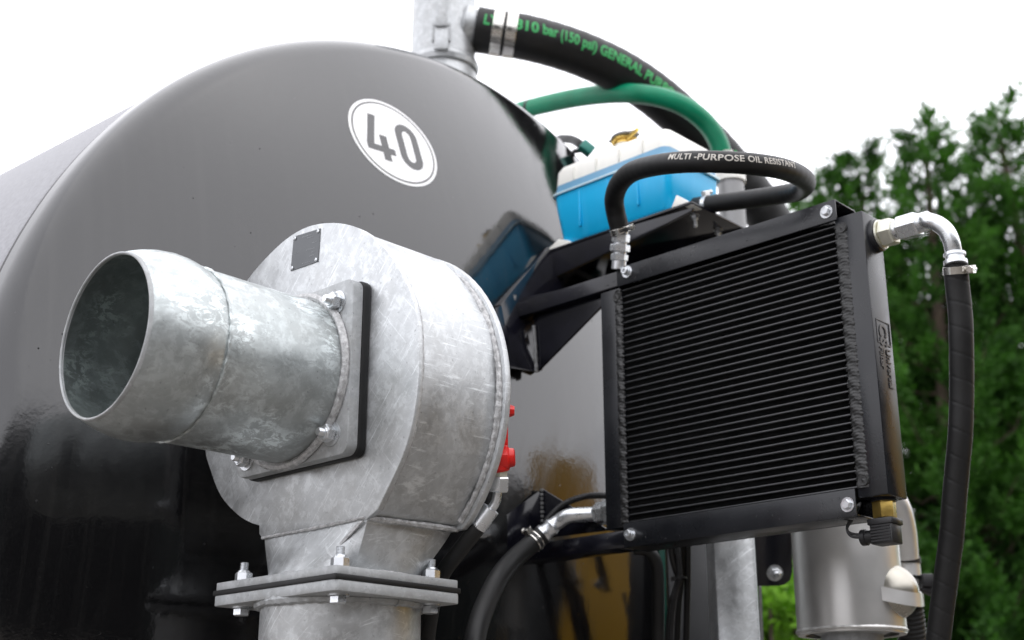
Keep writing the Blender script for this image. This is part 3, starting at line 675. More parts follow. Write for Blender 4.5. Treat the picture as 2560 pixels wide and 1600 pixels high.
def wrap(r, s, t):
    k = ((s + .0055 * t * 1.0 - .004 * 0) / .037) % 1.0; return r - (.0007 if k < .035 else 0)
obj('hose_body', tube(h5, .0170, 40, .0016, rf=lambda r, s, t: r - (.0006 if ((s + .018 * t / 3.14) / .036) % 1 < .05 else 0)), 'wrapped_hose_rubber', el, 30)
clamp_ring(pt(2391, 676, dh), h5[3] - h5[0], .0174, .011, el, RIGHT - FWD * .7, slots=True)
obj('lettering', text_on_tube(h5, .0172, 'DN 25 SAE 100R6 EN 854 ISO 4079-1 MULTITEX', .24, .011, unit(RIGHT * .8 - FWD * .6), 0, .0), 'faint_print', el, 0)

# temperature switch under the right side tank
tq = A(2212, 1262, 1, YR + .03)
tsw = thing('temperature_switch', 'brass temperature switch with a black ribbed plug under the cooler', 'switch', tq)
xs_, ys_ = tq[0] - .0, YR + .030
zz = 1.752
def zat(y): return A(2212, y, 1, ys_)[2]
z1_, z2_, z3_ = zat(1250), zat(1296), zat(1362)
xs_ = A(2211, 1272, 1, ys_)[0]; xp = A(2218, 1330, 1, ys_)[0]
obj('washer', lathe((xs_, ys_, zz - .004), Z, [(0, .019), (.004, .017)], 28, close=(True, True)), 'cooler_black', tsw)
obj('brass_hex', hexa((xs_, ys_, z2_), Z, .029, z1_ - z2_ + .006, .04), 'brass', tsw, 25)
obj('plug_body', merge(box((xp - .019, ys_ - .015, z3_), (xp + .015, ys_ + .015, z2_ - .008))), 'black_plastic', tsw, 30, .002)
obj('plug_collar', box((xp - .021, ys_ - .017, z2_ - .010), (xp + .017, ys_ + .017, z2_ - .001)), 'black_plastic', tsw, 30, .0015)
for k in range(6): zz_ = z3_ + .003 + k * (z2_ - .012 - z3_) / 6; obj('plug_rib', box((xp - .017, ys_ - .0165, zz_), (xp + .013, ys_ - .0148, zz_ + .0022)), 'black_plastic', tsw, 0)
gz = (z3_ + z2_) / 2 - .005
obj('cable_gland', lathe((xp - .019, ys_, gz), -X, [(-.004, .0095), (.012, .0095), (.013, .0115), (.020, .0115), (.022, .007)], 24, close=(True, True)), 'black_plastic', tsw)
for dz in (0, .004):
    cp_ = catmull([(xp - .038, ys_, gz + dz), (xp - .055, ys_ - .003, gz + .004 + dz), (xp - .060, ys_ - .004, gz + .016), (xp - .052 + dz, ys_ - .003, gz + .030), (xp - .050 + dz, ys_ + .01, gz + .046), (xp - .052, ys_ + .03, gz + .058)], 8)
    obj('cable', tube(cp_, .0020, 10, .003), 'black_plastic', tsw, 60)

# lower left fitting and hose
dl_ = 2.17
lh = thing('cooler_inlet_hose', 'black rubber hose curving down to the left from the cooler bottom corner', 'hose', pt(1185, 1640, 1.85))
b0 = V3(xL0, YR + .028, A(1500, 1283, 0, xL0)[2]); b0 = A(1507, 1283, 1, YR + .028); b0[0] = xL0 - .001
obj('hex_nut', hexa(b0, -X, .044, .013, .1), 'bright_zinc', lh, 25)
obj('hex_nut', hexa(b0 - X * .013, -X, .034, .026, .1), 'bright_zinc', lh, 25)
e1 = b0 - X * .038; d1 = float((e1 - CAM) @ FWD)
ep = catmull([e1, pt(1425, 1289, d1 + .0), pt(1396, 1304, d1 + .005), pt(1372, 1323, d1 + .0), pt(1352, 1341, d1 - .01)], 12)
obj('elbow_tube', tube(ep, .0125, 32, .003), 'bright_zinc', lh, 60)
obj('elbow_ferrule', lathe(pt(1384, 1313, d1), pt(1345, 1346, d1 - .01) - pt(1384, 1313, d1), [(0, .0135), (.006, .0155), (.010, .0135), (.018, .0135), (.020, .0165), (.026, .0165)], 32), 'bright_zinc', lh)
h6 = path([(1355, 1338, d1 - .005), (1324, 1364, d1 - .02), (1284, 1399, d1 - .06), (1250, 1440, d1 - .11), (1222, 1493, d1 - .16), (1198, 1554, d1 - .21), (1183, 1620, d1 - .25), (1175, 1700, d1 - .27)])
obj('hose_body', tube(h6, .0165, 36, .004), 'hose_rubber', lh, 60)
clamp_ring(h6[7], h6[9] - h6[5], .0169, .011, lh, UPV - RIGHT * .7)
# corrugated conduit
cd_ = path([(1540, 1243, 2.26), (1509, 1239, 2.26), (1472, 1240, 2.27), (1439, 1248, 2.27), (1406, 1263, 2.27), (1382, 1284, 2.27), (1364, 1308, 2.27), (1352, 1345, 2.28)])
tag(obj('corrugated_conduit', tube(cd_, .0055, 20, .0008, ridge=.0006, pitch=.0036), 'black_plastic', None, 60), 'thin black corrugated conduit arching above the lower left cooler fitting', 'conduit')

# ------------------------------------------------------------------ pump housing
YF = 1.03; YBK = 1.18
pm = thing('pump_housing', 'galvanised steel volute pump housing in front of the black tank', 'pump', (-1.36, 1.1, 1.62))
OUT = [(-1.6, 1.827), (-1.585, 1.798), (-1.553, 1.754), (-1.508, 1.721), (-1.473, 1.705), (-1.456, 1.700), (-1.455, 1.689), (-1.447, 1.681), (-1.235, 1.681), (-1.213, 1.691), (-1.189, 1.723), (-1.167, 1.756), (-1.153, 1.793), (-1.146, 1.831), (-1.145, 1.869), (-1.149, 1.915), (-1.159, 1.949), (-1.174, 1.977), (-1.196, 2.009), (-1.224, 2.040), (-1.263, 2.072), (-1.314, 2.097), (-1.371, 2.111), (-1.42, 2.110), (-1.468, 2.096), (-1.522, 2.069), (-1.563, 2.030), (-1.590, 1.985), (-1.604, 1.935), (-1.608, 1.880)]
def smooth_outline(P, keep=range(4, 10)):
    P = np.array(P); n = len(P); o = []
    for i in range(n):
        a, b, c, d = P[i - 1], P[i], P[(i + 1) % n], P[(i + 2) % n]
        if i in keep: o.append(b); continue
        for k in range(4): t = k / 4; o.append(.5 * (2 * b + (c - a) * t + (2 * a - 5 * b + 4 * c - d) * t * t + (3 * b - a - 3 * c + d) * t ** 3))
    return np.array(o)
SO = smooth_outline(OUT)
cen = V3(-1.372, 1.87, 0)[:2]
def off(P, k): return cen + (P - cen) * k
obj('front_plate', prism([(x, YF, z) for x, z in SO], Y * .008), 'galvanised_steel', pm, 30, .0012)
IN = off(SO, .985)
def ringwall(P, y0, y1): 
    n = len(P); V = [(x, y0, z) for x, z in P] + [(x, y1, z) for x, z in P]; return np.array(V), [(i, (i + 1) % n, n + (i + 1) % n, n + i) for i in range(n)]
obj('volute_wall', ringwall(IN, YF + .008, YBK - .008), 'galvanised_steel', pm, 30)
# back plate: round disc, a little larger
bc, brd = (-1.372, 1.858), .238
bp = []
for i in range(90):
    t = 2 * math.pi * i / 90; x, z = bc[0] + brd * math.cos(t), bc[1] + brd * math.sin(t)
    if z < 1.684: z = 1.684
    bp.append((x, YBK - .008, z))
obj('back_plate', prism(bp, Y * .010), 'galvanised_steel', pm, 30, .0012)
n_ = len(SO)
obj('weld_bead', bead([(x, YF + .0085, z) for x, z in off(SO, .988)[20:]], .0022, 1), 'galvanised_weld', pm)
arcp = [(bc[0] + (brd - .010) * math.cos(t), YBK - .010, bc[1] + (brd - .010) * math.sin(t)) for t in np.linspace(-.8, 1.9, 60)]
obj('weld_bead', bead(arcp, .0045, 2), 'galvanised_weld', pm)
obj('weld_bead', bead([(-1.232, YF + .004, 1.683), (-1.228, 1.10, 1.684), (-1.224, YBK - .004, 1.685)], .0038, 4), 'galvanised_weld', pm)
obj('weld_bead', bead([(-1.447, YF - .0005, 1.682), (-1.34, YF - .001, 1.682), (-1.236, YF - .0005, 1.684)], .0022, 5), 'galvanised_weld', pm)
# hopper from rectangle to round
ZT, ZFL = 1.682, 1.622
pcx, pcy, prd = -1.352, 1.092, .103
V, F = [], []; n = 64
def rectpt(t, x0, x1, y0, y1):
    cx_, cy_ = (x0 + x1) / 2, (y0 + y1) / 2; dx_, dy_ = math.cos(t), math.sin(t); k = min((x1 - x0) / 2 / max(abs(dx_), 1e-6), (y1 - y0) / 2 / max(abs(dy_), 1e-6)); return cx_ + dx_ * k, cy_ + dy_ * k
for s in range(6):
    f_ = s / 5
    for i in range(n):
        t = 2 * math.pi * i / n; a = rectpt(t, -1.446, -1.235, YF + .001, YBK - .004); c_ = (pcx + prd * math.cos(t), pcy + (prd - .008) * math.sin(t)); e_ = f_ ** 1.1
        V.append((a[0] * (1 - e_) + c_[0] * e_, a[1] * (1 - e_) + c_[1] * e_, ZT + (ZFL - ZT) * f_))
for s in range(5):
    for i in range(n): j = (i + 1) % n; F.append((s * n + i, s * n + j, s * n + n + j, s * n + n + i))
obj('outlet_hopper', (np.array(V), F), 'galvanised_steel', pm, 22)
obj('hopper_rib', prism([(-1.245, YF + .0, 1.680), (-1.333, YF + .0, 1.624), (-1.326, YF + .0, 1.624), (-1.236, YF + .0, 1.680)], V3(0, -.003, 0)), 'galvanised_weld', pm, 30, .0008)
# outlet flange pair
fx0, fx1, fy0, fy1 = -1.478, -1.228, .982, 1.184
def rplate(z0, z1, g=0, cr=.006):
    V = []
    for (cx_, cy_, a) in ((fx1 + g - cr, fy1 + g - cr, 0), (fx0 - g + cr, fy1 + g - cr, 90), (fx0 - g + cr, fy0 - g + cr, 180), (fx1 + g - cr, fy0 - g + cr, 270)):
        for k in range(5): t = math.radians(a + 90 * k / 4); V.append((cx_ + cr * math.cos(t), cy_ + cr * math.sin(t), z0))
    return prism(V, Z * (z1 - z0))
fl_ = obj('outlet_flange', rplate(1.611, 1.621), 'galvanised_dull', pm, 30, .0008)
gsk = obj('flange_gasket', rplate(1.6045, 1.611, .002, .003), 'gasket_rubber', pm, 30, .0008)
wl = [(pcx + (prd + .003) * math.cos(t), pcy + (prd - .006) * math.sin(t), 1.6215) for t in np.linspace(-1.5, 1.2, 50)]
obj('weld_bead', bead(wl, .0035, 8), 'galvanised_weld', pm)
bolts = ((fx1 - .026, fy0 + .026), (fx0 + .026, fy0 + .026), (fx1 - .026, fy1 - .026), (fx0 + .026, fy1 - .026))
for bx_, by_ in bolts: stud((bx_, by_, 1.621), Z, .020, .0058, washer=False, stub=.011, parent=fl_, nut_h=.014)
# nameplate
np_ = [(735, 592), (802, 571), (796, 654), (727, 678)]
Q = [A(x, y, 1, YF - .0002) for x, y in np_]
pl = obj('nameplate', prism([q + V3(0, -.0006, 0) for q in Q], Y * .0006), 'plate_grey', pm, 0)
for k, q in enumerate(Q):
    c = sum(Q) / 4; obj('rivet', lathe(q + (c - q) * .14 - Y * .0008, -Y, [(0, .0028), (.0012, .0026), (.0018, .0012), (.0010, .0006)], 16, close=(False, True)), 'bright_zinc', pl)
u_, v_ = unit(Q[1] - Q[0]), unit(Q[3] - Q[0])
lines = []
for (fu, fv, ln) in ((.35, .10, .35), (.55, .17, .2), (.75, .35, .14), (.55, .52, .3), (.75, .62, .1), (.68, .72, .14), (.45, .88, .25), (.12, .52, .12)):
    s = fu * 1.0; k = 0
    while k < ln:
        wd = random.uniform(.015, .04); c = Q[0] + (Q[1] - Q[0]) * (s + k) + (Q[3] - Q[0]) * fv - Y * .0008
        lines.append(obox(c, (u_, Y, Z), (wd * .5 * .05, .0001, .0005))); k += wd + .02
o = obj('plate_lettering', merge(*lines), 'print_grey', pl, 0); o['kind'] = 'stuff'

# ------------------------------------------------------------------ inlet spout
SX, SZ = -1.359, 1.875
sp = thing('inlet_spout', 'galvanised round intake pipe with flared open mouth and square flange on the pump', 'pipe', (SX, 1.0, SZ))
YP = 1.0
fxa, fxb, fza, fzb = -1.4715, -1.2395, 1.7605, 1.9915
def rp(y0, y1, g, cr):
    V = []
    for (cx_, cz_, a) in ((fxb + g - cr, fzb + g - cr, 0), (fxa - g + cr, fzb + g - cr, 90), (fxa - g + cr, fza - g + cr, 180), (fxb + g - cr, fza - g + cr, 270)):
        for k in range(7): t = math.radians(a + 90 * k / 6); V.append((cx_ + cr * math.cos(t), y0, cz_ + cr * math.sin(t)))
    return prism(V, Y * (y1 - y0))
fp = obj('square_flange', rp(YP, YP + .0165, 0, .014), 'galvanised_dull', sp, 30, .0012)
obj('flange_gasket', rp(YP + .0165, YF - .0008, .001, .012), 'gasket_rubber', sp, 30, .002)
PR = .109
pf = [(0, PR), (.085, PR), (.150, PR + .0006), (.166, PR + .0004), (.174, PR - .0006), (.180, PR + .0004), (.190, PR + .0040), (.203, PR + .0066), (.218, PR + .0074), (.236, PR + .0056), (.252, PR + .0014), (.264, PR - .0032), (.2725, PR - .0072)]
ins = [(.274, PR - .0105), (.264, PR - .0072), (.250, PR - .003), (.236, PR), (.218, PR + .0018), (.203, PR + .001), (.190, PR - .001), (.174, PR - .005), (.12, PR - .006), (.0, PR - .006), (-.05, PR - .006)]
obj('pipe_body', lathe((SX, YP, SZ), -Y, pf + [(.2745, PR - .0088)], 120), 'galvanised_spout', sp, 50)
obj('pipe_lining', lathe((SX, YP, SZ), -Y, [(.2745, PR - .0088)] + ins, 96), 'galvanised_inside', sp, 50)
obj('lip', lathe((SX, YP - .2745, SZ), -Y, [(-.003, PR - .0064), (.0010, PR - .0074), (.0018, PR - .0088), (.0010, PR - .0102), (-.003, PR - .0104)], 120), 'galvanised_dull', sp, 60)
obj('weld_bead', bead([(SX + (PR + .0005) * math.cos(t), YP - .173, SZ + (PR + .0005) * math.sin(t)) for t in np.linspace(0, 6.283, 120)], .0019, 9, amp=.9), 'galvanised_spout', sp)
obj('weld_bead', bead([(SX + (PR + .0045) * math.cos(t), YP - .003, SZ + (PR + .0045) * math.sin(t)) for t in np.linspace(0, 6.283, 120)], .0058, 10, amp=.22), 'galvanised_weld', sp)
for x, y in ((834, 751), (822, 1082), (610, 1150), (600, 800)):
    c = A(x, y, 1, YP - .02)
for bx_, bz_ in ((fxb - .030, fzb - .028), (fxb - .030, fza + .028), (fxa + .022, fza + .024), (fxa + .022, fzb - .028)):
    stud((bx_, YP, bz_), -Y, .020, .0056, stub=.007, wr=.0155, parent=fp, nut_h=.012)
obj('back_flange', merge(lathe((-1.372, YBK + .002, 1.86), Y, [(0, .10), (.05, .10)], 40, close=(True, True))), 'galvanised_dull', pm)

# ------------------------------------------------------------------ outlet pipe below
op = thing('outlet_pipe', 'galvanised upright pipe with square flange below the pump', 'pipe', (pcx, pcy, .6))
lf = obj('lower_flange', rplate(1.591, 1.6045, .001, .007), 'galvanised_dull', op, 30, .0015)
obj('pipe_body', lathe((pcx, pcy, .6), Z, [(0, prd), (.985, prd), (.991, prd + .002)], 96), 'galvanised_steel', op)
obj('weld_bead', bead([(pcx + (prd + .003) * math.cos(t), pcy + (prd + .003) * math.sin(t), 1.5895) for t in np.linspace(0, 6.283, 120)], .0062, 12), 'galvanised_dull', op)
for bx_, by_ in bolts: stud((bx_, by_, 1.591), -Z, .019, .0058, washer=True, head=True, nut_h=.0095, parent=lf, wr=.0135)
# the pipe keeps straight down to a pump base
obj('pipe_foot', lathe((pcx, pcy, 0), Z, [(0, .2), (.02, .2), (.03, .12), (.62, prd + .002)], 60), 'galvanised_dull', op)

# ------------------------------------------------------------------ red capped hydraulic block and its hose
hb = thing('hydraulic_block', 'bright red capped hydraulic manifold behind the pump back plate', 'manifold', pt(1250, 1140, 1.72))
def rc(x, y, d=1.70): return pt(x, y, d)
obj('block_body', obox(rc(1226, 1100, 1.74), (X, Y, Z), (.016, .02, .040)), 'red_plastic', hb, 30, .005)
obj('cap', lathe(rc(1235, 1146), RIGHT + UPV * .05, [(0, .0165), (.018, .0165), (.020, .013), (.026, .012), (.0275, .009)], 12, close=(True, True)), 'red_plastic', hb)
obj('cap', lathe(rc(1262, 1027), RIGHT, [(-.006, .009), (.004, .009), (.008, .008), (.0125, .006)], 8, close=(True, True)), 'red_plastic', hb)
obj('cap', lathe(rc(1248, 1080), RIGHT, [(-.006, .016), (.006, .014), (.010, .008)], 16, close=(True, True)), 'red_plastic', hb)
obj('collar', lathe(rc(1246, 1150), rc(1250, 1176) - rc(1246, 1150), [(0, .014), (.012, .014), (.015, .012)], 20, close=(True, True)), 'red_plastic', hb)
hp = thing('hydraulic_hose', 'black hydraulic hose with silver ferrule running down behind the pump', 'hose', pt(1100, 1430, 1.78))
a_ = rc(1249, 1168); b_ = rc(1246, 1230)
obj('hex_nut', hexa(a_, b_ - a_, .020, .012, .1), 'yellow_zinc', hp, 25)
obj('hex_nut', hexa(a_ + (b_ - a_) * .36, b_ - a_, .0235, .020, .1), 'bright_zinc', hp, 25)
ep = path([(1246, 1220, 1.70), (1243, 1238, 1.70), (1238, 1258, 1.70), (1226, 1275, 1.70), (1215, 1288, 1.70)])
obj('elbow_tube', tube(ep, .0062, 20, .003), 'bright_zinc', hp, 60)
obj('ferrule', lathe(pt(1229, 1270, 1.70), pt(1192, 1322, 1.70) - pt(1229, 1270, 1.70), [(0, .007), (.001, .0115), (.031, .0115), (.0315, .009)], 28), 'bright_zinc', hp)
h7 = path([(1206, 1302, 1.70), (1185, 1330, 1.70), (1150, 1375, 1.71), (1115, 1420, 1.73), (1095, 1460, 1.75), (1080, 1520, 1.78), (1068, 1600, 1.8), (1062, 1700, 1.8)])
obj('hose_body', tube(h7, .0108, 28, .004), 'hose_rubber', hp, 60)

# ------------------------------------------------------------------ things below the cooler
dC = 2.42
def vpost(name, x0, x1, ytop, d, depth, mat, label, cat, bev=.004, ax=None, zlo=.3):
    a = pt(x0, ytop, d); b = pt(x1, ytop, d); c = (a + b) / 2; wd = np.linalg.norm(b - a) / 2
    f_ = V3(FWD[0], FWD[1], 0); f_ = unit(f_); z1 = c[2]; o = obj(name, obox(V3(c[0] + f_[0] * depth, c[1] + f_[1] * depth, (z1 + zlo) / 2), (RIGHT, f_, Z), (wd, depth, (z1 - zlo) / 2)), mat, None, 30, bev)
    return tag(o, label, cat)
vpost('galvanised_post', 1778, 1886, 1290, 2.30, .045, 'galvanised_steel', 'square galvanised post standing below the right half of the cooler', 'post', .012)
vpost('dark_frame_post', 1664, 1784, 1290, 2.58, .02, 'grey_post_paint', 'dark grey painted post behind the bundled cables under the cooler', 'post', .006)
mp_ = thing('mounting_plate', 'black steel plate with rounded corner and one silver bolt under the cooler', 'plate', pt(1930, 1400, 2.5))
pp = [pt(x, y, 2.50) for x, y in ((1884, 1300), (1981, 1300), (1981, 1430), (1976, 1450), (1962, 1462), (1945, 1465), (1884, 1466))]
obj('plate', prism(pp, FWD * .01), 'bracket_paint', mp_, 30, .001)
stud(pt(1937, 1432, 2.498), -FWD, .020, .006, stub=.010, parent=mp_, wr=.0155)
tag(obj('thin_rail', prism([pt(x, y, 2.55) for x, y in ((1897, 1466), (1904, 1466), (1912, 1700), (1905, 1700))], FWD * .01), 'galvanised_dull'), 'thin pale metal strip beside the galvanised post', 'rail')
# cables
def cable(name, pts, r, mat, label, cat='cable', group='cables hanging below the cooler', ridge=0, pitch=0, step=.006):
    return tag(obj(name, tube(path(pts), r, 18, step, ridge=ridge, pitch=pitch), mat, None, 60), label, cat, group)
cable('black_cable', [(1676, 1330, 2.36), (1680, 1385, 2.36), (1690, 1425, 2.36), (1697, 1446, 2.37), (1690, 1475, 2.38), (1677, 1520, 2.38), (1670, 1600, 2.38), (1668, 1750, 2.38)], .0062, 'black_plastic', 'smooth black cable bowed left behind the cable tie under the cooler')
cable('corrugated_cable', [(1692, 1330, 2.35), (1697, 1400, 2.35), (1699, 1446, 2.35), (1692, 1470, 2.35), (1685, 1500, 2.35), (1680, 1548, 2.35), (1677, 1600, 2.35), (1676, 1750, 2.35)], .0052, 'black_plastic', 'corrugated black cable sleeve pinched by the tie', ridge=.0006, pitch=.0040, step=.0008)
cable('grey_cable', [(1703, 1330, 2.37), (1704, 1440, 2.37), (1697, 1507, 2.37), (1693, 1600, 2.37), (1692, 1750, 2.37)], .0058, 'hose_rubber', 'dark grey cable in the middle of the bundle under the cooler')
cable('straight_cable', [(1719, 1330, 2.36), (1719, 1450, 2.36), (1716, 1600, 2.36), (1714, 1750, 2.36)], .0060, 'hose_rubber', 'rightmost straight dark cable of the bundle under the cooler')
ctp = pt(1699, 1445, 2.352)
tag(obj('cable_tie', merge(lathe(ctp - Z * .002, Z, [(0, .0125), (.0, .0135), (.004, .0135), (.004, .0125)], 24), obox(ctp - RIGHT * .012 - FWD * .008, (RIGHT, unit(np.cross(Z, RIGHT)), Z), (.004, .003, .0035))), 'black_plastic'), 'plastic cable tie cinching the cables under the cooler', 'cable tie')
cable('drain_hose', [(1585, 1372, 2.30), (1615, 1375, 2.30), (1636, 1395, 2.30), (1644, 1430, 2.30), (1646, 1500, 2.30), (1646, 1600, 2.30), (1645, 1750, 2.30)], .0108, 'hose_rubber', 'thick plain black hose left of the cables, bent at its top', 'hose', 'cables hanging below the cooler')

# ------------------------------------------------------------------ aluminium vessel bottom right
dV = 2.30
vc0 = pt(2107, 1300, dV); vr = .0905
zbv = pt(2112, 1597, dV)[2]
vs_ = thing('alloy_vessel', 'silver cylindrical vessel with a domed side port at lower right', 'vessel', (vc0[0], vc0[1], zbv))
vz = pt(2107, 1215, dV)[2]
obj('vessel_body', lathe((vc0[0], vc0[1], zbv), Z, [(.0, vr - .012), (.0, vr), (.006, vr + .001), (vz - zbv, vr), (vz - zbv + .02, vr - .03), (vz - zbv + .03, 0.001)], 90), 'brushed_alloy', vs_, 40)
obj('bottom_weld', bead([(vc0[0] + vr * math.cos(t), vc0[1] + vr * math.sin(t), zbv + .006) for t in np.linspace(0, 6.283, 100)], .0035, 30), 'brushed_alloy', vs_)
obj('drain_stub', lathe((vc0[0], vc0[1], zbv - .5), Z, [(0, .052), (.5, .052), (.51, .08)], 60), 'galvanised_dull', vs_)
do = pt(2214, 1478, dV - .072); da = unit(RIGHT * .56 - FWD * .82 + UPV * -.05)
obj('port_ring', lathe(do - da * .025, da, [(-.02, .058), (.018, .056), (.024, .052), (.030, .048)], 60), 'brushed_alloy', vs_, 60)
obj('port_dome', lathe(do, da, [(0, .0475)] + [(.008 + .050 * math.sin(t), .0475 * math.cos(t) + .0002) for t in np.linspace(0, 1.57, 16)], 60), 'dome_metal', vs_, 60)
u_, v_, _a = frame(da, Z)
bandp = [do + da * (.008 + .0520 * math.cos(t)) + np.cross(Z, da) / np.linalg.norm(np.cross(Z, da)) * .0500 * math.sin(t) for t in np.linspace(-1.6, 1.6, 40)]
bw = [(p_ + Z * .011, p_ - Z * .011) for p_ in bandp]; V = [q for pr_ in bw for q in pr_] + [q + unit(q - do) * .003 for pr_ in bw for q in pr_]; n2 = len(bandp) * 2
F = [(2 * i, 2 * i + 1, 2 * i + 3, 2 * i + 2) for i in range(len(bandp) - 1)] + [(n2 + 2 * i, n2 + 2 * i + 2, n2 + 2 * i + 3, n2 + 2 * i + 1) for i in range(len(bandp) - 1)] + [(2 * i, 2 * i + 2, n2 + 2 * i + 2, n2 + 2 * i) for i in range(len(bandp) - 1)] + [(2 * i + 1, n2 + 2 * i + 1, n2 + 2 * i + 3, 2 * i + 3) for i in range(len(bandp) - 1)]
obj('retaining_band', (np.array(V), F), 'brushed_alloy', vs_, 40)
# bent pipe with rubber couplings beyond
bp_ = thing('bent_alloy_pipe', 'curved silver pipe with black rubber couplings right of the vessel', 'pipe', pt(2268, 1480, 2.45))
ep = path([(2100, 1190, 2.45), (2150, 1190, 2.45), (2200, 1218, 2.45), (2236, 1262, 2.45), (2253, 1320, 2.45), (2260, 1395, 2.45)])
obj('pipe_body', tube(ep, .0268, 48, .004), 'brushed_alloy', bp_, 60)
c0_ = pt(2262, 1398, 2.45)
def zz(y, x=2264): return pt(x, y, 2.45)[2]
P0 = pt(2266, 1450, 2.45)
obj('rubber_coupling', lathe((P0[0], P0[1], zz(1409)), Z, [(0, .026), (0, .0295), (zz(1390) - zz(1409), .0295), (zz(1390) - zz(1409), .026)], 48), 'gasket_rubber', bp_)
obj('coupling_pipe', lathe((P0[0], P0[1], zz(1520)), Z, [(0, .0275), (zz(1400) - zz(1520), .0275)], 48), 'brushed_alloy', bp_)
obj('rubber_coupling', lathe((P0[0], P0[1], zz(1450)), Z, [(0, .027), (0, .0285), (zz(1442) - zz(1450), .0285), (zz(1442) - zz(1450), .027)], 48), 'gasket_rubber', bp_)
obj('clamp_latch', merge(obox(pt(2316, 1452, 2.42), frame(RIGHT), (.013, .012, .010)), obox(pt(2318, 1472, 2.42), frame(RIGHT + UPV * -.4), (.010, .009, .014))), 'black_plastic', bp_, 30, .002)
rb = path([(2268, 1470, 2.46), (2272, 1520, 2.46), (2278, 1570, 2.46), (2283, 1620, 2.46), (2286, 1760, 2.46)])
tag(obj('ribbed_hose', tube(rb, .0265, 40, .0016, ridge=.0008, pitch=.0085), 'hose_rubber', None, 60), 'ribbed black hose below the bent silver pipe', 'hose')

# ------------------------------------------------------------------ conifers beyond
def conifer(px_, top_y, dist, spread, seed, label, nb=150, mat='conifer_leaf'):
    g = np.random.default_rng(seed); top = pt(px_, top_y, dist); base = V3(top[0], top[1], 0); Ht = top[2] - .38
    t = thing('conifer_tree', label, 'tree', base, 'conifers beyond the tank')
    hh = np.linspace(0, 1, 26); lean = g.normal(size=2) * .15; wob = lambda h: V3(lean[0] * h * h, lean[1] * h * h, 0)
    P = np.array([base + Z * Ht * .97 * h + wob(h) for h in hh]); 
    obj('trunk', tube(P, .16, 9, None, rf=lambda r, s, a: .015 + .15 * max(0, 1 - s / Ht)), 'bark', t)
    cl = []
    brs = []
    for i in range(nb):
        h = (i + g.random()) / nb; h = .04 + .95 * h; a = i * 2.399 + g.normal() * .3
        L = spread * (1 - h) ** .95 * (.40 + .85 * g.random()) + .06
        if g.random() < .14: continue; 
        if g.random() < .10: L *= 1.22
        up_ = .12 + .55 * h; d = V3(math.cos(a), math.sin(a), 0); o = base + Z * Ht * h + wob(h)
        ns = max(5, int(L / .16)); pts = []
        for k in range(ns + 1):
            f_ = k / ns; pts.append(o + d * L * f_ * .9 + Z * (L * up_ * f_ ** 1.5 - .12 * L * math.sin(f_ * 3.1)) + g.normal(size=3) * .02)
        brs.append(tube(np.array(pts), .018, 4, None, False, rf=lambda r, s, a_: max(.003, .018 * (1 - s / (L * 1.4 + .1)))))
        ncl = int(2 + L * 5.4)
        for k in range(ncl):
            f_ = .30 + .75 * g.random() ** .8; j = min(int(f_ * ns), ns - 1); c0 = pts[j] + (pts[j + 1] - pts[j]) * (f_ * ns - j)
            cl.append(np.r_[c0, d, .07 + .05 * g.random(), L])
    cl = np.array(cl); m_ = 20; c0 = np.repeat(cl, m_, 0); nn = len(c0)
    tt = g.random((nn, 1)) ** .8; ax_ = c0[:, 3:6] * .75 + np.repeat(g.normal(size=(len(cl), 3)) * .35, m_, 0); ax_[:, 2] += .55; ax_ /= np.linalg.norm(ax_, axis=1)[:, None]
    ctr = c0[:, :3] + ax_ * tt * .34 * (.35 + .65 * np.minimum(1, c0[:, 7:8])) + g.normal(size=(nn, 3)) * c0[:, 6:7] * (1.05 - tt) * .85
    sd_ = g.normal(size=(nn, 3)) * .30 + ax_ * 1.0; sd_ /= np.linalg.norm(sd_, axis=1)[:, None]
    sid = np.cross(sd_, g.normal(size=(nn, 3)) + np.array([0, 0, 1.2])); sid /= np.linalg.norm(sid, axis=1)[:, None]; ln = .09 + .09 * g.random((nn, 1))
    VV = []
    for q in range(4):
        c = ctr + sd_ * ln * (q / 4); dr = sd_ + sid * (1.0 if q % 2 else -1.0) * (.9 - q * .15); dr /= np.linalg.norm(dr, axis=1)[:, None]
        wv = np.cross(dr, g.normal(size=(nn, 3))); wv *= .014 / np.linalg.norm(wv, axis=1)[:, None]; l2 = .07 * (.7 + .6 * g.random((nn, 1)))
        VV.append(np.stack([c, c + dr * l2 * .45 + wv, c + dr * l2, c + dr * l2 * .45 - wv], 1))
    V = np.concatenate(VV).reshape(-1, 3); F = np.arange(len(V)).reshape(-1, 4).tolist()
    obj('branches', merge(*brs), 'bark', t, 0)['kind'] = 'stuff'
    o = obj('foliage', (np.array(V), F), mat, t, 0); o['kind'] = 'stuff'
    return t
trees = [(2020, 368, 12.6, 1.35, 1, 'leftmost conifer rising just above the cooler top right corner'),
         (2140, 322, 12.9, 1.5, 2, 'pointed conifer between the leftmost one and the tall middle one'),
         (2272, 300, 12.4, 1.6, 3, 'conifer with the tallest tip of the middle group'),
         (2400, 440, 12.2, 1.6, 4, 'low conifer right of the silver elbow'),
         (2535, 208, 12.4, 1.55, 5, 'very tall conifer at the right edge of the picture'),
         (1880, 520, 13.2, 1.4, 6, 'short conifer mostly hidden behind the thick black hose'),
         (2680, 330, 12.8, 1.6, 7, 'conifer cut off at the right picture edge')]
back = [(1960, 640, 15.5, 2.0, 11, 'low conifer of the back row behind the thick hose'), (2170, 560, 15.8, 2.2, 12, 'back row conifer filling the gap behind the silver elbow'), (2370, 600, 15.4, 2.2, 13, 'back row conifer behind the hanging hose'), (2560, 520, 15.8, 2.2, 14, 'back row conifer at the right picture edge')]
for a in trees: conifer(*a)
for a in back: conifer(*a, nb=85)
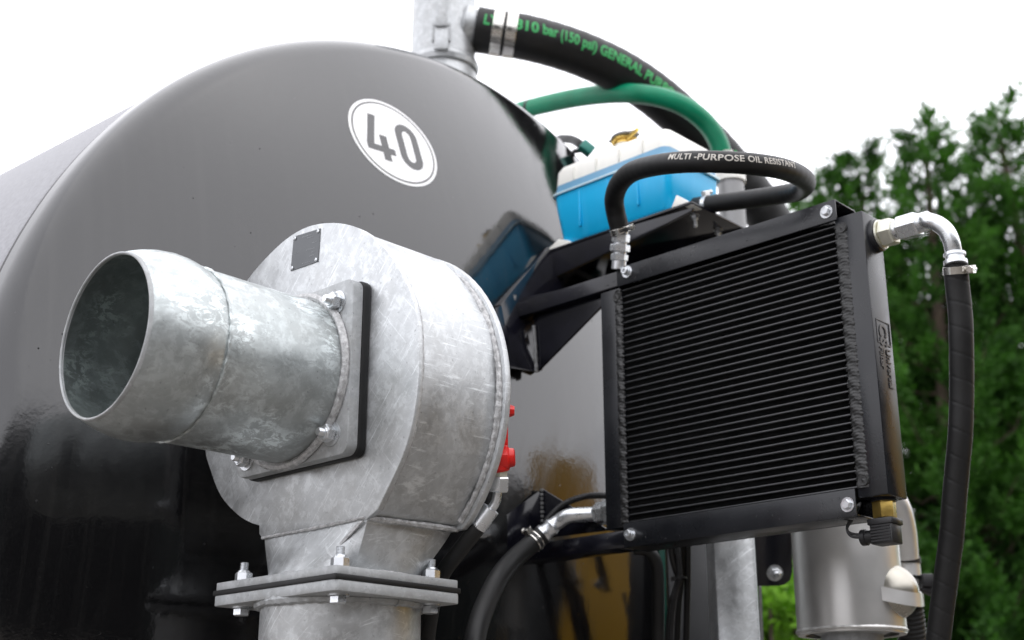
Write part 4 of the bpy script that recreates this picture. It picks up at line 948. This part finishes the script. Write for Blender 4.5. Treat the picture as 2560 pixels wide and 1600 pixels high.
# leafy bush seen through the gap under the cooler
bs = pt(1925, 1560, 6.5)
bu = thing('bright_green_bush', 'bright green leafy shrub seen low between post and silver vessel', 'shrub', (bs[0], bs[1], 0))
g = np.random.default_rng(9); V, F = [], []; stems = []
for i in range(40):
    a = g.random() * 6.28; L = .5 + .4 * g.random(); tp = V3(bs[0], bs[1], bs[2]) + V3(math.cos(a), math.sin(a), 0) * L * .55 * g.random() + Z * g.uniform(-.25, .16)
    ro = V3(bs[0], bs[1], 0); stems.append(tube(catmull([ro, ro * .5 + tp * .5 + V3(0, 0, .1), tp], 4), .008, 5, None))
    for k in range(60):
        p_ = tp + g.normal(size=3) * .09; dr = unit(g.normal(size=3) + V3(0, 0, -.2)); wv = unit(np.cross(dr, g.normal(size=3))) * .018; l2 = .06
        b = len(V); V += [p_, p_ + dr * l2 * .5 + wv, p_ + dr * l2, p_ + dr * l2 * .5 - wv]; F.append((b, b + 1, b + 2, b + 3))
obj('stems', merge(*stems), 'bark', bu, 30); obj('foliage', (np.array(V), F), 'broad_leaf', bu, 0)['kind'] = 'stuff'

# ------------------------------------------------------------------ the yard round the tank (mirrored in its paint)
sh_ = thing('open_shed', 'dark clad farm shed across the yard, seen only mirrored in the tank', 'shed', (11, -3, 0))
obj('wall', box((9.5, -16, 0), (16, 9.2, 5.5)), 'shed_cladding', sh_)
obj('roof', prism([(9.2, -16.3, 5.5), (12.7, -16.3, 6.4), (16.3, -16.3, 5.5)], Y * 25.8), 'shed_cladding', sh_)
for k in range(4): obj('bay_shade_panel', box((9.45, -14.5 + k * 5.2, .02), (9.5 - .002, -10.5 + k * 5.2, 3.9)), 'opening_shade', sh_)  # solid panels on the wall, the bays' dark interior painted as near-black
s2_ = thing('lean_to_shed', 'lower dark clad shed behind the yellow loader, seen only mirrored in the tank', 'shed', (7, 10, 0))
obj('wall', box((5.6, 6.8, 0), (9.3, 13.5, 4.3)), 'shed_cladding', s2_)
obj('roof', prism([(5.4, 6.6, 4.3), (5.4, 13.7, 4.3), (9.35, 13.7, 4.9), (9.35, 6.6, 4.9)], Z * .08), 'shed_cladding', s2_)
ym = thing('yellow_loader', 'yellow farm loader parked beside the tank, seen only mirrored in its paint', 'loader', (1.2, 5.6, 0))
def rotbox(c, h, a): return obox(c, (V3(math.cos(a), math.sin(a), 0), V3(-math.sin(a), math.cos(a), 0), Z), h)
yc = V3(.92, 5.50, 0)
obj('body', rotbox(yc + V3(-.1, -.1, 1.75), (.62, .75, .85), .5), 'machine_yellow', ym, 30, .08)
obj('engine_cover', rotbox(yc + V3(.25, -.45, 1.5), (.55, .6, .75), .5), 'machine_yellow', ym, 30, .08)
obj('cab', rotbox(yc + V3(.65, .75, 2.3), (.35, .4, .45), .5), 'dark_glass', ym, 30, .05)
obj('boom', rotbox(yc + V3(.05, -.35, 2.85), (.22, .5, .35), .5), 'machine_yellow', ym, 30, .05)
obj('vent_slot', rotbox(yc + V3(-.25, -.95, 2.0), (.03, .06, .3), .5), 'opening_shade', ym, 0)
for dx_, dy_ in ((-.75, -.5), (.3, -1.1), (-.1, 1.0), (.9, .5)): obj('wheel', lathe(yc + V3(dx_, dy_, .45), V3(math.cos(.5), math.sin(.5), 0), [(-.14, .2), (-.14, .45), (-.1, .5), (.1, .5), (.14, .45), (.14, .2)], 28, close=(True, True)), 'tyre_rubber', ym)
ct2 = thing('teal_container', 'teal green steel container beside the loader, seen only mirrored in the tank', 'container', (.1, 8.2, 0))
obj('body', rotbox(V3(-.05, 7.6, 1.5), (.9, .9, 1.45), .2), 'container_teal', ct2, 30, .03)
for k in range(6): obj('rib', rotbox(V3(-.05, 7.6, 1.2) + V3(math.cos(.2), math.sin(.2), 0) * (-.75 + k * .3) - V3(-math.sin(.2), math.cos(.2), 0) * .92, (.04, .03, 1.0), .2), 'container_teal', ct2)
obj('skid', rotbox(V3(-.05, 7.6, .05), (.85, .85, .05), .2), 'shed_cladding', ct2)

for o in bpy.data.objects:
    if '_w' in o: del o['_w']
